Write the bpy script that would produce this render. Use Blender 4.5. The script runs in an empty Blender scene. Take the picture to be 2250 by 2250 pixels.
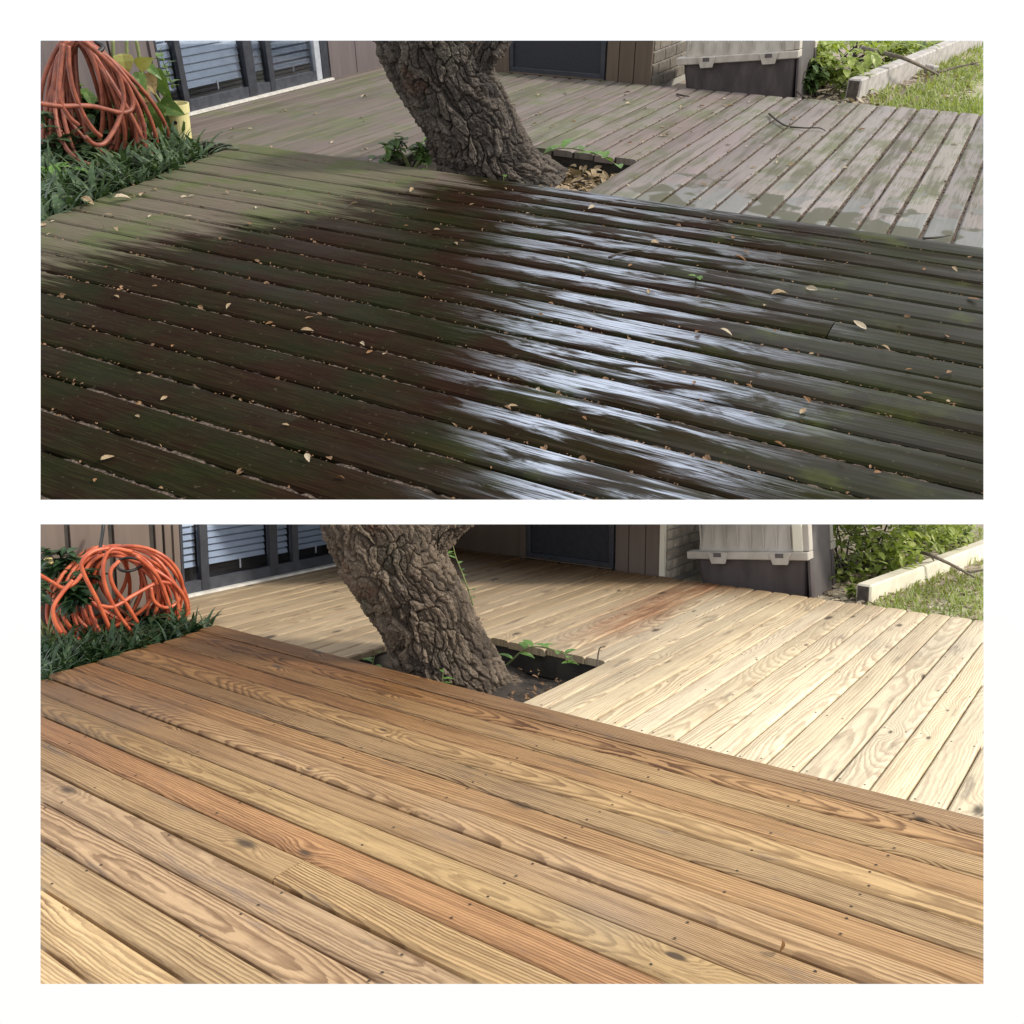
import bpy, bmesh, math, random
import numpy as np
from mathutils import Matrix, Vector

rng = np.random.default_rng(7)
random.seed(7)
SC = bpy.context.scene
COL = SC.collection

# ------------------------------------------------------------------ camera
EYE = 1.05                                   # eye height above the washed deck
PITCH = math.atan(277 / 1980)
cam_d = bpy.data.cameras.new('camera')
cam_d.sensor_width = 36.0
cam_d.lens = 36.0 * 1980 / 2250
cam_d.clip_end = 400
cam = bpy.data.objects.new('camera', cam_d)
cam.location = (0, 0, EYE)
cam.rotation_euler = (math.pi / 2 - PITCH, 0, 0)
COL.objects.link(cam)
SC.camera = cam

# ------------------------------------------------------------------ sky, sun, exposure
SUN_EL, SUN_AZ = math.radians(36), math.radians(104)     # azimuth clockwise from the view direction
world = bpy.data.worlds.new('World')
SC.world = world
world.use_nodes = True
wn = world.node_tree
wn.nodes.clear()
sky = wn.nodes.new('ShaderNodeTexSky')
sky.sky_type = 'NISHITA'
sky.sun_disc = False
sky.sun_elevation = SUN_EL
sky.sun_rotation = SUN_AZ
bg1 = wn.nodes.new('ShaderNodeBackground'); bg1.inputs[1].default_value = 0.05
bg2 = wn.nodes.new('ShaderNodeBackground'); bg2.inputs[0].default_value = (1, 1, 0.99, 1); bg2.inputs[1].default_value = 1.0
addw = wn.nodes.new('ShaderNodeAddShader'); outw = wn.nodes.new('ShaderNodeOutputWorld')
wn.links.new(sky.outputs[0], bg1.inputs[0])
wn.links.new(bg1.outputs[0], addw.inputs[0]); wn.links.new(bg2.outputs[0], addw.inputs[1])
wn.links.new(addw.outputs[0], outw.inputs[0])

sun_d = bpy.data.lights.new('sun', 'SUN')
sun_d.energy = 3.8
sun_d.angle = math.radians(9)
sun_d.color = (1.0, 0.94, 0.82)
sun = bpy.data.objects.new('sun', sun_d)
sd = Vector((math.cos(SUN_EL) * math.sin(SUN_AZ), math.cos(SUN_EL) * math.cos(SUN_AZ), math.sin(SUN_EL)))
sun.rotation_euler = sd.to_track_quat('Z', 'Y').to_euler()
COL.objects.link(sun)
SC.view_settings.view_transform = 'Standard'
SC.view_settings.look = 'None'
SC.view_settings.exposure = 0.0
SC.view_settings.gamma = 1.0
SC.view_settings.use_curve_mapping = False
SC.cycles.max_bounces = 6
SC.cycles.use_denoising = True

# ------------------------------------------------------------------ node helper
class NT:
    def __init__(s, name):
        s.m = bpy.data.materials.new(name); s.m.use_nodes = True
        s.t = s.m.node_tree; s.t.nodes.clear()
        s.out = s.t.nodes.new('ShaderNodeOutputMaterial')
    def n(s, typ, **kw):
        nd = s.t.nodes.new('ShaderNode' + typ)
        for k, v in kw.items(): setattr(nd, k, v)
        return nd
    def put(s, sock, v):
        if v is None: return
        if hasattr(v, 'links') or isinstance(v, bpy.types.NodeSocket): s.t.links.new(v, sock)
        else:
            if isinstance(v, tuple) and len(v) == 3 and sock.type == 'RGBA': v = (*v, 1)
            sock.default_value = v
    def math(s, op, a, b=None, c=None, clamp=False):
        nd = s.n('Math', operation=op, use_clamp=clamp)
        s.put(nd.inputs[0], a); s.put(nd.inputs[1], b)
        if c is not None: s.put(nd.inputs[2], c)
        return nd.outputs[0]
    def add(s, a, b): return s.math('ADD', a, b)
    def sub(s, a, b): return s.math('SUBTRACT', a, b)
    def mul(s, a, b): return s.math('MULTIPLY', a, b)
    def step(s, v, lo, hi, a=0.0, b=1.0):
        nd = s.n('MapRange', interpolation_type='SMOOTHSTEP')
        s.put(nd.inputs[0], v)
        for i, x in zip((1, 2, 3, 4), (lo, hi, a, b)): s.put(nd.inputs[i], x)
        return nd.outputs[0]
    def mix(s, f, a, b, blend='MIX'):
        nd = s.n('Mix', data_type='RGBA', blend_type=blend)
        s.put(nd.inputs[0], f); s.put(nd.inputs[6], a); s.put(nd.inputs[7], b)
        return nd.outputs[2]
    def mixf(s, f, a, b):
        nd = s.n('Mix', data_type='FLOAT')
        s.put(nd.inputs[0], f); s.put(nd.inputs[2], a); s.put(nd.inputs[3], b)
        return nd.outputs[0]
    def noise(s, vec, scale, detail=3, rough=0.55, dist=0.0):
        nd = s.n('TexNoise')
        s.put(nd.inputs['Vector'], vec); nd.inputs['Scale'].default_value = scale
        nd.inputs['Detail'].default_value = detail; nd.inputs['Roughness'].default_value = rough
        nd.inputs['Distortion'].default_value = dist
        return nd.outputs[0]
    def xyz(s, x, y, z=0.0):
        nd = s.n('CombineXYZ')
        for i, v in enumerate((x, y, z)): s.put(nd.inputs[i], v)
        return nd.outputs[0]
    def sep(s, v):
        nd = s.n('SeparateXYZ'); s.put(nd.inputs[0], v); return nd.outputs
    def obj(s): return s.n('TexCoord').outputs['Object']
    def uv(s): return s.n('TexCoord').outputs['UV']
    def rand(s): return s.n('ObjectInfo').outputs['Random']
    def ocol(s): return s.n('ObjectInfo').outputs['Color']
    def dot(s, v, w):
        nd = s.n('VectorMath', operation='DOT_PRODUCT'); s.put(nd.inputs[0], v); nd.inputs[1].default_value = w
        return nd.outputs['Value']
    def scale(s, v, w):
        nd = s.n('VectorMath', operation='MULTIPLY'); s.put(nd.inputs[0], v); nd.inputs[1].default_value = w
        return nd.outputs[0]
    def bump(s, h, strength=0.4, dist=0.01):
        nd = s.n('Bump'); nd.inputs['Strength'].default_value = strength; nd.inputs['Distance'].default_value = dist
        s.put(nd.inputs['Height'], h); return nd.outputs[0]
    def bsdf(s, col, rough=0.7, normal=None, **kw):
        p = s.n('BsdfPrincipled')
        s.put(p.inputs['Base Color'], col); s.put(p.inputs['Roughness'], rough)
        if normal is not None: s.put(p.inputs['Normal'], normal)
        for k, v in kw.items(): s.put(p.inputs[k.replace('_', ' ')], v)
        s.t.links.new(p.outputs[0], s.out.inputs[0])
        return s.m

# ------------------------------------------------------------------ the two terraces
FPX, CPX = 1980.0, 1125.0
class Place:
    """One terrace: its deck plane is local z = 0 and the eye stands h above it.
    A runs along the near deck's boards, B along the far deck's boards."""
    def __init__(s, tag, horizon, h, az, box):
        s.tag, s.h, s.box = tag, h, box
        s.grain = 2.2 if tag == 'before' else 1.25
        s.t = math.atan((CPX - horizon) / FPX)
        s.B = np.array([math.sin(math.radians(az)), math.cos(math.radians(az)), 0.0])
        s.A = np.array([-s.B[1], s.B[0], 0.0])
        s.cam = np.array([0, 0, h])
        s.M = Matrix.Translation((0, 0, EYE)) @ Matrix.Rotation(s.t - PITCH, 4, 'X') @ Matrix.Translation((0, 0, -h))
        x0, y0, x1, y1 = box
        r = lambda x, y: s.ray(x, y)
        s.planes = []
        for p, q in (((x0, y0), (x0, y1)), ((x1, y1), (x1, y0)), ((x1, y0), (x0, y0)), ((x0, y1), (x1, y1))):
            n = np.cross(r(*p), r(*q)); n /= np.linalg.norm(n)
            if n @ r((x0 + x1) / 2, (y0 + y1) / 2) > 0: n = -n
            s.planes.append(n)
    def ray(s, x, y):
        u, v = (x - CPX) / FPX, (CPX - y) / FPX
        ct, st = math.cos(s.t), math.sin(s.t)
        return np.array([u, ct + v * st, -st + v * ct])
    def at_z(s, x, y, z=0.0):
        d = s.ray(x, y); return s.cam + d * ((z * s.h - s.h) / d[2])
    def at_a(s, x, y, a):
        d = s.ray(x, y); return s.cam + d * (a * s.h / (d @ s.A))
    def at_b(s, x, y, b):
        d = s.ray(x, y); return s.cam + d * (b * s.h / (d @ s.B))
    def at_y(s, x, y, yy):
        d = s.ray(x, y); return s.cam + d * (yy * s.h / d[1])
    def p(s, a, b, z): return (s.A * a + s.B * b) * s.h + np.array([0, 0, z * s.h])
    def ab(s, q): return float(q @ s.A) / s.h, float(q @ s.B) / s.h, float(q[2]) / s.h
    def pix(s, V):
        d = np.asarray(V) - s.cam
        ct, st = math.cos(s.t), math.sin(s.t)
        f = d[:, 1] * ct - d[:, 2] * st
        up = d[:, 1] * st + d[:, 2] * ct
        f = np.maximum(f, 1e-4)
        return CPX + d[:, 0] / f * FPX, CPX - up / f * FPX

BASE = {}
def props(o, label=None, cat=None, group=None, kind=None):
    if label: o['label'] = label
    if cat: o['category'] = cat
    if group: o['group'] = group
    if kind: o['kind'] = kind

def empty(P, name, base, label=None, cat=None, group=None, kind=None):
    o = bpy.data.objects.new(name, None); COL.objects.link(o)
    o.empty_display_size = 0.1
    base = np.asarray(base, float)
    o.matrix_world = P.M @ Matrix.Translation(Vector(base))
    BASE[o.name] = base
    props(o, label, cat, group, kind)
    return o

def mesh(P, name, V, F, mat, parent=None, base=None, closed=True, smooth=False, uv=None, color=None,
         label=None, cat=None, group=None, kind=None, bevel=0.0, clip=True, attr=None):
    V = np.asarray(V, float)
    if len(V) == 0: return None
    if clip:
        D = V - P.cam
        for n in P.planes:
            if np.all(D @ n > 0): return None
        inside = all(np.all(D @ n <= 0) for n in P.planes)
    else: inside = True
    if parent is not None: base = BASE[parent.name]
    elif base is None: base = np.array([*(V[:, :2].min(0) + V[:, :2].max(0)) / 2, V[:, 2].min()])
    base = np.asarray(base, float)
    me = bpy.data.meshes.new(name)
    me.from_pydata((V - base).tolist(), [], [tuple(int(i) for i in f) for f in F])
    if attr is not None:
        me.attributes.new('plate', 'FLOAT', 'POINT').data.foreach_set('value', np.asarray(attr, np.float32))
    if bevel > 0 or not inside:
        bm = bmesh.new(); bm.from_mesh(me)
        if bevel > 0:
            bmesh.ops.recalc_face_normals(bm, faces=bm.faces)
            bmesh.ops.bevel(bm, geom=bm.edges[:], offset=bevel, segments=1, affect='EDGES', profile=0.5)
        if not inside:
            co = Vector(P.cam - base)
            for n in P.planes:
                bmesh.ops.bisect_plane(bm, geom=bm.verts[:] + bm.edges[:] + bm.faces[:], dist=1e-6, plane_co=co, plane_no=Vector(n), clear_outer=True)
                if closed:
                    e = [e for e in bm.edges if e.is_boundary]
                    if e: bmesh.ops.holes_fill(bm, edges=e, sides=0)
            if not bm.faces:
                bm.free(); bpy.data.meshes.remove(me); return None
        bm.to_mesh(me); bm.free()
    if closed:
        bm = bmesh.new(); bm.from_mesh(me); bmesh.ops.recalc_face_normals(bm, faces=bm.faces); bm.to_mesh(me); bm.free()
    if smooth: me.polygons.foreach_set('use_smooth', [True] * len(me.polygons))
    if uv is not None:
        lay = me.uv_layers.new(name='UVMap')
        co = np.empty(len(me.vertices) * 3); me.vertices.foreach_get('co', co)
        co = co.reshape(-1, 3) + base
        uvs = uv(co)
        vi = np.empty(len(me.loops), dtype=np.int64); me.loops.foreach_get('vertex_index', vi)
        lay.data.foreach_set('uv', uvs[vi].ravel())
    me.materials.append(mat)
    o = bpy.data.objects.new(name, me); COL.objects.link(o)
    if parent is None:
        o.matrix_world = P.M @ Matrix.Translation(Vector(base))
    else: o.parent = parent
    BASE[o.name] = base
    if color is not None: o.color = (*color[:3], 1)
    props(o, label, cat, group, kind)
    return o

# ------------------------------------------------------------------ shapes (numpy vertex / face lists)
BOXF = [(0, 3, 2, 1), (4, 5, 6, 7), (0, 1, 5, 4), (1, 2, 6, 5), (2, 3, 7, 6), (3, 0, 4, 7)]
def abox(P, a0, a1, b0, b1, z0, z1):
    return np.array([P.p(a, b, z) for z in (z0, z1) for a, b in ((a0, b0), (a1, b0), (a1, b1), (a0, b1))]), BOXF
def obox(o, X, Y, Z, x0, x1, y0, y1, z0, z1):
    return np.array([o + X * x + Y * y + Z * z for z in (z0, z1) for x, y in ((x0, y0), (x1, y0), (x1, y1), (x0, y1))]), BOXF
def join(parts):
    V, F, n = [], [], 0
    for v, f in parts:
        V.append(np.asarray(v)); F += [tuple(i + n for i in q) for q in f]; n += len(v)
    return (np.concatenate(V) if V else np.zeros((0, 3))), F
def tube(pts, r, seg=8, cap=True):
    pts = np.asarray(pts, float); n = len(pts)
    r = np.broadcast_to(np.asarray(r, float), (n,))
    T = np.gradient(pts, axis=0); T /= np.linalg.norm(T, axis=1)[:, None] + 1e-12
    ref = np.array([0.13, 0.21, 0.97]); V = []
    N = np.cross(T[0], ref); N /= np.linalg.norm(N)
    ang = np.linspace(0, 2 * math.pi, seg, endpoint=False)
    for i in range(n):
        N = N - T[i] * (N @ T[i]); N /= np.linalg.norm(N) + 1e-12
        Bn = np.cross(T[i], N)
        V.append(pts[i] + r[i] * (np.cos(ang)[:, None] * N + np.sin(ang)[:, None] * Bn))
    F = [(i * seg + j, i * seg + (j + 1) % seg, (i + 1) * seg + (j + 1) % seg, (i + 1) * seg + j) for i in range(n - 1) for j in range(seg)]
    if cap: F += [tuple(range(seg))[::-1], tuple((n - 1) * seg + j for j in range(seg))]
    return np.concatenate(V), F
def spline(ctrl, n):
    c = np.asarray(ctrl, float); m = len(c)
    c = np.vstack([2 * c[0] - c[1], c, 2 * c[-1] - c[-2]])
    t = np.linspace(0, m - 1 - 1e-6, n); i = t.astype(int); f = (t - i)[:, None]
    p0, p1, p2, p3 = c[i], c[i + 1], c[i + 2], c[i + 3]
    return 0.5 * (2 * p1 + (p2 - p0) * f + (2 * p0 - 5 * p1 + 4 * p2 - p3) * f ** 2 + (3 * p1 - p0 - 3 * p2 + p3) * f ** 3)
def leaf(c, d, up, L, W, bend=0.25, fold=0.15, lobes=False):
    """A single leaf blade from its stalk end c along d, curled about its midrib."""
    d = d / np.linalg.norm(d); s = np.cross(d, up); s /= np.linalg.norm(s) + 1e-9; n = np.cross(s, d)
    prof = ((0, .12), (.22, .8), (.5, 1.0), (.78, .66), (1, .04)) if not lobes else ((0, .25), (.12, .95), (.38, 1.05), (.72, .6), (1, .03))
    V, F = [], []
    for k, (t, w) in enumerate(prof):
        m = c + d * L * t + n * (-bend * L * t * t)
        V += [m - s * W * w * .5 + n * fold * W * w, m, m + s * W * w * .5 + n * fold * W * w]
        if k: q = 3 * k; F += [(q - 3, q - 2, q + 1, q), (q - 2, q - 1, q + 2, q + 1)]
    return np.array(V), F
def blade(c, az, L, W, lean, droop):
    """One strap leaf of a grassy clump."""
    h = np.array([math.cos(az), math.sin(az), 0]); s = np.array([-h[1], h[0], 0]); V, F = [], []
    p = np.array(c, float); e = math.pi / 2 - lean; k = 5
    for i in range(k + 1):
        t = i / k; w = W * (1 - t ** 2.2) * .5 + W * .02
        V += [p - s * w, p + s * w]
        if i: q = 2 * i; F.append((q - 2, q - 1, q + 1, q))
        p = p + (h * math.cos(e) + np.array([0, 0, 1]) * math.sin(e)) * L / k
        e -= droop / k * (0.5 + t)
    return np.array(V), F
def rot(v, ax, ang):
    ax = ax / np.linalg.norm(ax)
    return v * math.cos(ang) + np.cross(ax, v) * math.sin(ang) + ax * (ax @ v) * (1 - math.cos(ang))
def rdir(zlo=-0.3, zhi=0.9):
    a = rng.uniform(0, 2 * math.pi); z = rng.uniform(zlo, zhi); r = math.sqrt(max(0, 1 - z * z))
    return np.array([r * math.cos(a), r * math.sin(a), z])
UP = np.array([0, 0, 1.0])

# ------------------------------------------------------------------ materials
def wood_nodes(N, freq, thr=.62):
    """Flat-sawn grain from the growth-ring distance to a wandering pith. Returns pattern, knot, u, v."""
    u, v, _ = N.sep(N.uv())
    r = N.rand()
    seed = N.mul(r, 37.0)
    warp = N.sub(N.noise(N.xyz(N.mul(u, 3.0), N.mul(v, 10.0), seed), 1.0, 4, .6), 0.5)
    d = N.add(N.mul(N.noise(N.xyz(N.mul(u, 0.45), seed, 3.1), 1.0, 3, .5), 0.28), -0.06)
    v0 = N.mul(N.sub(N.math('FRACT', N.mul(r, 91.7)), 0.5), 0.30)
    vv = N.add(N.add(v, v0), N.mul(warp, 0.016))
    kv = N.n('TexVoronoi', voronoi_dimensions='2D')
    kv.inputs['Scale'].default_value = 1.0
    N.put(kv.inputs['Vector'], N.xyz(N.add(N.mul(u, 1.5), seed), N.add(N.mul(v, 3.6), N.mul(seed, 1.7))))
    kd, kc = kv.outputs['Distance'], kv.outputs['Color']
    on = N.math('GREATER_THAN', N.sep(kc)[0], thr)
    bumpk = N.mul(on, N.step(kd, 0.20, 0.0))
    rr = N.math('SQRT', N.add(N.mul(vv, vv), N.mul(d, d)))
    rr = N.add(rr, N.mul(bumpk, 0.026))
    rr = N.add(rr, N.mul(N.sub(N.noise(N.xyz(N.mul(u, 11), N.mul(v, 38), seed), 1.0, 3, .6), .5), 0.009))
    ph = N.math('FRACT', N.mul(N.mul(rr, freq), N.add(0.7, N.mul(N.math('FRACT', N.mul(r, 57.3)), 0.6))))
    pat = N.mul(N.step(ph, 0.25, 0.80), N.step(ph, 1.0, 0.88))
    ksz = N.add(0.35, N.mul(N.sep(kc)[1], 1.2))
    core = N.mul(on, N.step(N.math('DIVIDE', N.add(kd, N.mul(warp, .14)), ksz), 0.068, 0.012))
    return pat, core, u, v, seed

def clean_wood(name, light, dark, amount, rough, grey, h, near_wood=False, A=None, B=None):
    N = NT(name)
    pat, core, u, v, seed = wood_nodes(N, 135 if near_wood else 120, .60 if near_wood else .45)
    o = N.obj()
    fibre = N.noise(N.xyz(N.mul(u, 14), N.mul(v, 420), seed), 1.0, 2)
    blot = N.noise(N.xyz(N.mul(u, 1.3), N.mul(v, 5), seed), 1.0, 3)
    broad = N.noise(o, 0.9 / h, 3)
    streak = N.noise(N.xyz(N.mul(u, 2.2), N.mul(v, 60), N.add(seed, 4)), 1.0, 3, .6)
    amt = N.mul(N.mul(N.step(blot, 0.25, 0.7, 0.35, 1.0), amount), N.add(0.6, N.mul(N.math('FRACT', N.mul(N.rand(), 13.9)), 0.5)))
    c = N.mix(N.mul(pat, amt), light, dark)
    c = N.mix(N.step(streak, 0.42, 0.72, 0.0, 0.55), c, dark)
    c = N.mix(N.step(fibre, 0.35, 0.8, 0.0, 0.35), c, dark)
    stain = N.noise(N.xyz(N.mul(u, 3.0), N.mul(v, 14), N.add(seed, 13)), 1.0, 4, .6)
    c = N.mix(N.step(stain, 0.58, 0.74, 0.0, .55), c, (0.15, 0.12, 0.105))
    c = N.mix(N.step(broad, 0.52, 0.75, 0.0, grey), c, (0.30, 0.27, 0.25))
    c = N.mix(1.0, c, N.ocol(), 'MULTIPLY')
    if near_wood:      # darker, redder timber towards the house side
        a, b = N.dot(o, tuple(A / h)), N.dot(o, tuple(B / h))
        w = N.add(N.add(N.mul(a, 0.40), N.mul(b, 0.55)), N.mul(N.sub(broad, 0.5), 0.7))
        w = N.step(w, 1.15, 2.2)
        c = N.mix(w, c, (0.42, 0.32, 0.235), 'MULTIPLY')
    else:         # house-side shade painted in: greyer, browner boards
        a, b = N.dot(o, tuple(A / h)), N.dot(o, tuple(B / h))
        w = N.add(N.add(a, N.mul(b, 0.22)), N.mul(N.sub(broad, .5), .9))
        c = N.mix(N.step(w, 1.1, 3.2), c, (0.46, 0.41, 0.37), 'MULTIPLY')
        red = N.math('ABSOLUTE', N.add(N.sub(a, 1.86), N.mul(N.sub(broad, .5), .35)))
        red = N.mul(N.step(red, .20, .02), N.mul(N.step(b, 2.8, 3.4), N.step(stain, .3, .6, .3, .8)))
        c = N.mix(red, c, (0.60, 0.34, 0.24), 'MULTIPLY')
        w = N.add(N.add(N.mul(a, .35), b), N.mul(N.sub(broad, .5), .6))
        c = N.mix(N.step(w, 4.35, 5.3), c, (0.48, 0.36, 0.25), 'MULTIPLY')  # more shade near the house wall painted in, browner
    c = N.mix(N.mul(core, 0.85), c, (0.045, 0.03, 0.022))
    hgt = N.add(N.mul(pat, -0.5), N.mul(fibre, 0.5))
    return N.bsdf(c, rough, N.bump(hgt, 0.35, 0.002), Specular_IOR_Level=0.25)

def dirty_near(P):
    N = NT('mossy_wet_deck_wood')
    h = P.h
    pat, core, u, v, seed = wood_nodes(N, 34)
    o = N.obj()
    a, b = N.dot(o, tuple(P.A / h)), N.dot(o, tuple(P.B / h))
    n1 = N.noise(o, 1.5 / h, 4)
    n2 = N.noise(o, 4.0 / h, 4)
    st = N.noise(N.xyz(N.mul(u, 1.6 / 2.2), N.mul(v, 14 / 2.2), seed), 1.0, 4)
    st2 = N.noise(N.xyz(N.mul(u, 3.2 / 2.2), N.mul(v, 42 / 2.2), N.add(seed, 5)), 1.0, 4, 0.6)
    fine = N.noise(N.xyz(N.mul(u, 10 / 2.2), N.mul(v, 260 / 2.2), seed), 1.0, 3, 0.65)
    dry = N.sub(N.add(a, N.mul(N.sub(b, 1.77), 0.42)), 2.60)
    dry = N.step(N.add(dry, N.add(N.add(N.mul(N.sub(st, 0.5), 1.0), N.mul(N.sub(fine, .5), .55)), N.add(N.mul(N.sub(n1, .5), .4), N.mul(N.sub(st2, .5), .6)))), -0.10, 0.26)
    dcol = N.mix(N.step(n1, 0.35, 0.65), (0.142, 0.116, 0.093), (0.122, 0.124, 0.076))
    dcol = N.mix(N.mul(N.step(N.add(n2, N.mul(N.sub(st2, .5), .5)), 0.50, 0.66, 0, 0.8), N.step(fine, .3, .6, .4, 1.0)), dcol, (0.100, 0.125, 0.050))
    dcol = N.mix(N.step(fine, 0.4, 0.75, 0, .45), dcol, (0.045, 0.042, 0.03))
    wcol = N.mix(N.step(n2, 0.38, 0.66), (0.0150, 0.0072, 0.0046), (0.0112, 0.0125, 0.0048))
    right = N.step(a, 0.75, 0.15)
    wcol = N.mix(N.mul(right, 0.85), wcol, N.mix(N.step(st, .4, .62), (0.021, 0.018, 0.011), (0.018, 0.020, 0.005)))
    wcol = N.mix(N.step(st2, .55, .8, 0, .5), wcol, (0.036, 0.018, 0.010))
    wcol = N.mix(N.mul(N.step(n2, .54, .70), N.step(a, 1.1, .4, 0, .8)), wcol, (0.05, 0.058, 0.010))
    wcol = N.mix(N.step(fine, .42, .72, 0, .45), wcol, N.mix(N.step(n1, .4, .6), (0.044, 0.024, 0.013), (0.034, 0.036, 0.014)))
    wcol = N.mix(N.step(N.noise(o, 60 / h, 2), .66, .74, 0, .35), wcol, (0.09, 0.075, 0.05))
    c = N.mix(dry, wcol, dcol)
    c = N.mix(N.mul(pat, 0.35), c, N.mix(0.5, c, (0.01, 0.008, 0.006)))
    # sky reflection painted into the gloss: streak down the wet deck, broken along boards
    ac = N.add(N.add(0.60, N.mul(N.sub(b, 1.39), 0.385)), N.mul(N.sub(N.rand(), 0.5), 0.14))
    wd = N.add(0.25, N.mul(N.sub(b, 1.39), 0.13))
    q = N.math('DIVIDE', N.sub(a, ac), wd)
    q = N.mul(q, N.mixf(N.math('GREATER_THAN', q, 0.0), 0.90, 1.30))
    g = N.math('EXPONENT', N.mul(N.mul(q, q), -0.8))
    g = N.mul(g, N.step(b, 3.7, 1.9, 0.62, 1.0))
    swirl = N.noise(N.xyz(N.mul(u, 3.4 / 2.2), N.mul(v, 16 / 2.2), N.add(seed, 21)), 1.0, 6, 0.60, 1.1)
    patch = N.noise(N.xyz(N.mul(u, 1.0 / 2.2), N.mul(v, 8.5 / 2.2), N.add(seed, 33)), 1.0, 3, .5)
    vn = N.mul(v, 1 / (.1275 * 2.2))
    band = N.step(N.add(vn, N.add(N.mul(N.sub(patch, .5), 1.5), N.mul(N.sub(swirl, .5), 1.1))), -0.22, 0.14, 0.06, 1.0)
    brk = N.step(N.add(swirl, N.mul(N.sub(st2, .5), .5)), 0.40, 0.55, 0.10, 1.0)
    sky_streak = N.mul(N.mul(g, band), N.mul(brk, N.step(fine, 0.36, 0.52, 0.25, 1.0)))
    sky_streak = N.mul(sky_streak, N.step(pat, 0.95, 0.1, 0.6, 1.0))
    shine = N.mul(N.math('POWER', sky_streak, 1.9), N.step(b, 3.5, 1.7, 0.40, 1.0))
    # fainter painted sheen over the wet boards, stronger to the right
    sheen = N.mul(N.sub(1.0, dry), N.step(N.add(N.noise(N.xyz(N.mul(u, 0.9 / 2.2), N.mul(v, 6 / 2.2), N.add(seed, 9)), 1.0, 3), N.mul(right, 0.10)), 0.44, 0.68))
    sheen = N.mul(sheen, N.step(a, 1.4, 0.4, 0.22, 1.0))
    rough = N.mixf(dry, N.mixf(sky_streak, 0.42, 0.12), 0.85)
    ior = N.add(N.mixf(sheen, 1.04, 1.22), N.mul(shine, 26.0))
    nrm = N.bump(N.add(N.mul(fine, 0.7), N.mul(pat, -0.3)), 0.25, 0.004)
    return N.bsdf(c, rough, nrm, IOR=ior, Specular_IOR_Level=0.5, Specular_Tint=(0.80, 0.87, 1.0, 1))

def dirty_far(P):
    N = NT('weathered_grey_deck_wood')
    h = P.h
    pat, core, u, v, seed = wood_nodes(N, 30)
    o = N.obj()
    a, b = N.dot(o, tuple(P.A / h)), N.dot(o, tuple(P.B / h))
    n1 = N.noise(o, 1.6 / h, 4); n2 = N.noise(o, 5.5 / h, 4)
    st = N.noise(N.xyz(N.mul(u, 2.0 / 2.2), N.mul(v, 24 / 2.2), seed), 1.0, 4)
    fine = N.noise(N.xyz(N.mul(u, 8 / 2.2), N.mul(v, 200 / 2.2), seed), 1.0, 3, .65)
    c = N.mix(N.step(n1, .35, .65), (0.170, 0.136, 0.128), (0.178, 0.160, 0.144))
    pale = N.step(a, 1.7, 0.5)
    c = N.mix(N.mul(pale, .75), c, (0.275, 0.252, 0.245))
    c = N.mix(N.mul(N.step(a, 1.6, 3.2), .7), c, (0.132, 0.108, 0.092))
    c = N.mix(N.mul(N.mul(N.step(N.add(N.add(N.mul(n2, .5), N.mul(n1, .5)), N.add(N.mul(N.sub(st, .5), .35), N.mul(N.sub(fine, .5), .30))), 0.46, 0.60), .75), N.step(fine, .3, .55, .5, 1.0)), c, (0.105, 0.122, 0.055))
    c = N.mix(N.step(st, .45, .70, 0, .55), c, (0.075, 0.062, 0.052))
    c = N.mix(N.step(fine, .45, .75, 0, .4), c, (0.09, 0.08, 0.075))
    c = N.mix(1.0, c, N.ocol(), 'MULTIPLY')
    # wet run-off creeping in from the near deck
    wet = N.add(N.sub(4.02, b), N.add(N.mul(N.sub(n2, .5), 1.6), N.mul(N.sub(st, .5), .5)))
    wet = N.mul(N.step(wet, 0.10, 0.30), N.step(a, 1.5, 1.15))
    pud = N.mul(wet, N.step(N.noise(o, 4.2 / h, 2, .4), .50, .53))
    c = N.mix(N.mul(wet, .62), c, (0.075, 0.075, 0.068))
    c = N.mix(N.mul(pud, .85), c, (0.055, 0.052, 0.018))
    rough = N.mixf(wet, 0.85, 0.42)
    return N.bsdf(c, rough, N.bump(fine, .3, .004), IOR=N.mixf(N.sub(wet, pud), 1.3, 1.75))

def simple(name, c0, c1, scale, rough=0.6, bump=0.0, detail=4, stretch=(1, 1, 1), lo=.35, hi=.65, tint=False, **kw):
    N = NT(name)
    v = N.scale(N.obj(), stretch)
    n = N.noise(v, scale, detail)
    c = N.mix(N.step(n, lo, hi), c0, c1)
    if tint: c = N.mix(1.0, c, N.ocol(), 'MULTIPLY')
    nm = N.bump(n, bump, .01) if bump else None
    return N.bsdf(c, rough, nm, **kw)

def leafy(name, c0, c1, c2, scale, rough=0.5, trans=0.25):
    N = NT(name)
    n = N.noise(N.obj(), scale, 2)
    n3 = N.noise(N.obj(), scale * 6, 1)
    c = N.mix(N.step(n, .3, .7), c0, c1)
    c = N.mix(N.step(n3, .55, .75), c, c2)
    p = N.n('BsdfPrincipled'); N.put(p.inputs['Base Color'], c); N.put(p.inputs['Roughness'], rough)
    N.put(p.inputs['Specular IOR Level'], .3)
    tr = N.n('BsdfTranslucent'); N.put(tr.inputs[0], N.mix(1.0, c, (1.3, 1.4, .5), 'MULTIPLY'))
    mx = N.n('MixShader'); mx.inputs[0].default_value = trans
    N.t.links.new(p.outputs[0], mx.inputs[1]); N.t.links.new(tr.outputs[0], mx.inputs[2])
    N.t.links.new(mx.outputs[0], N.out.inputs[0])
    return N.m

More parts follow.
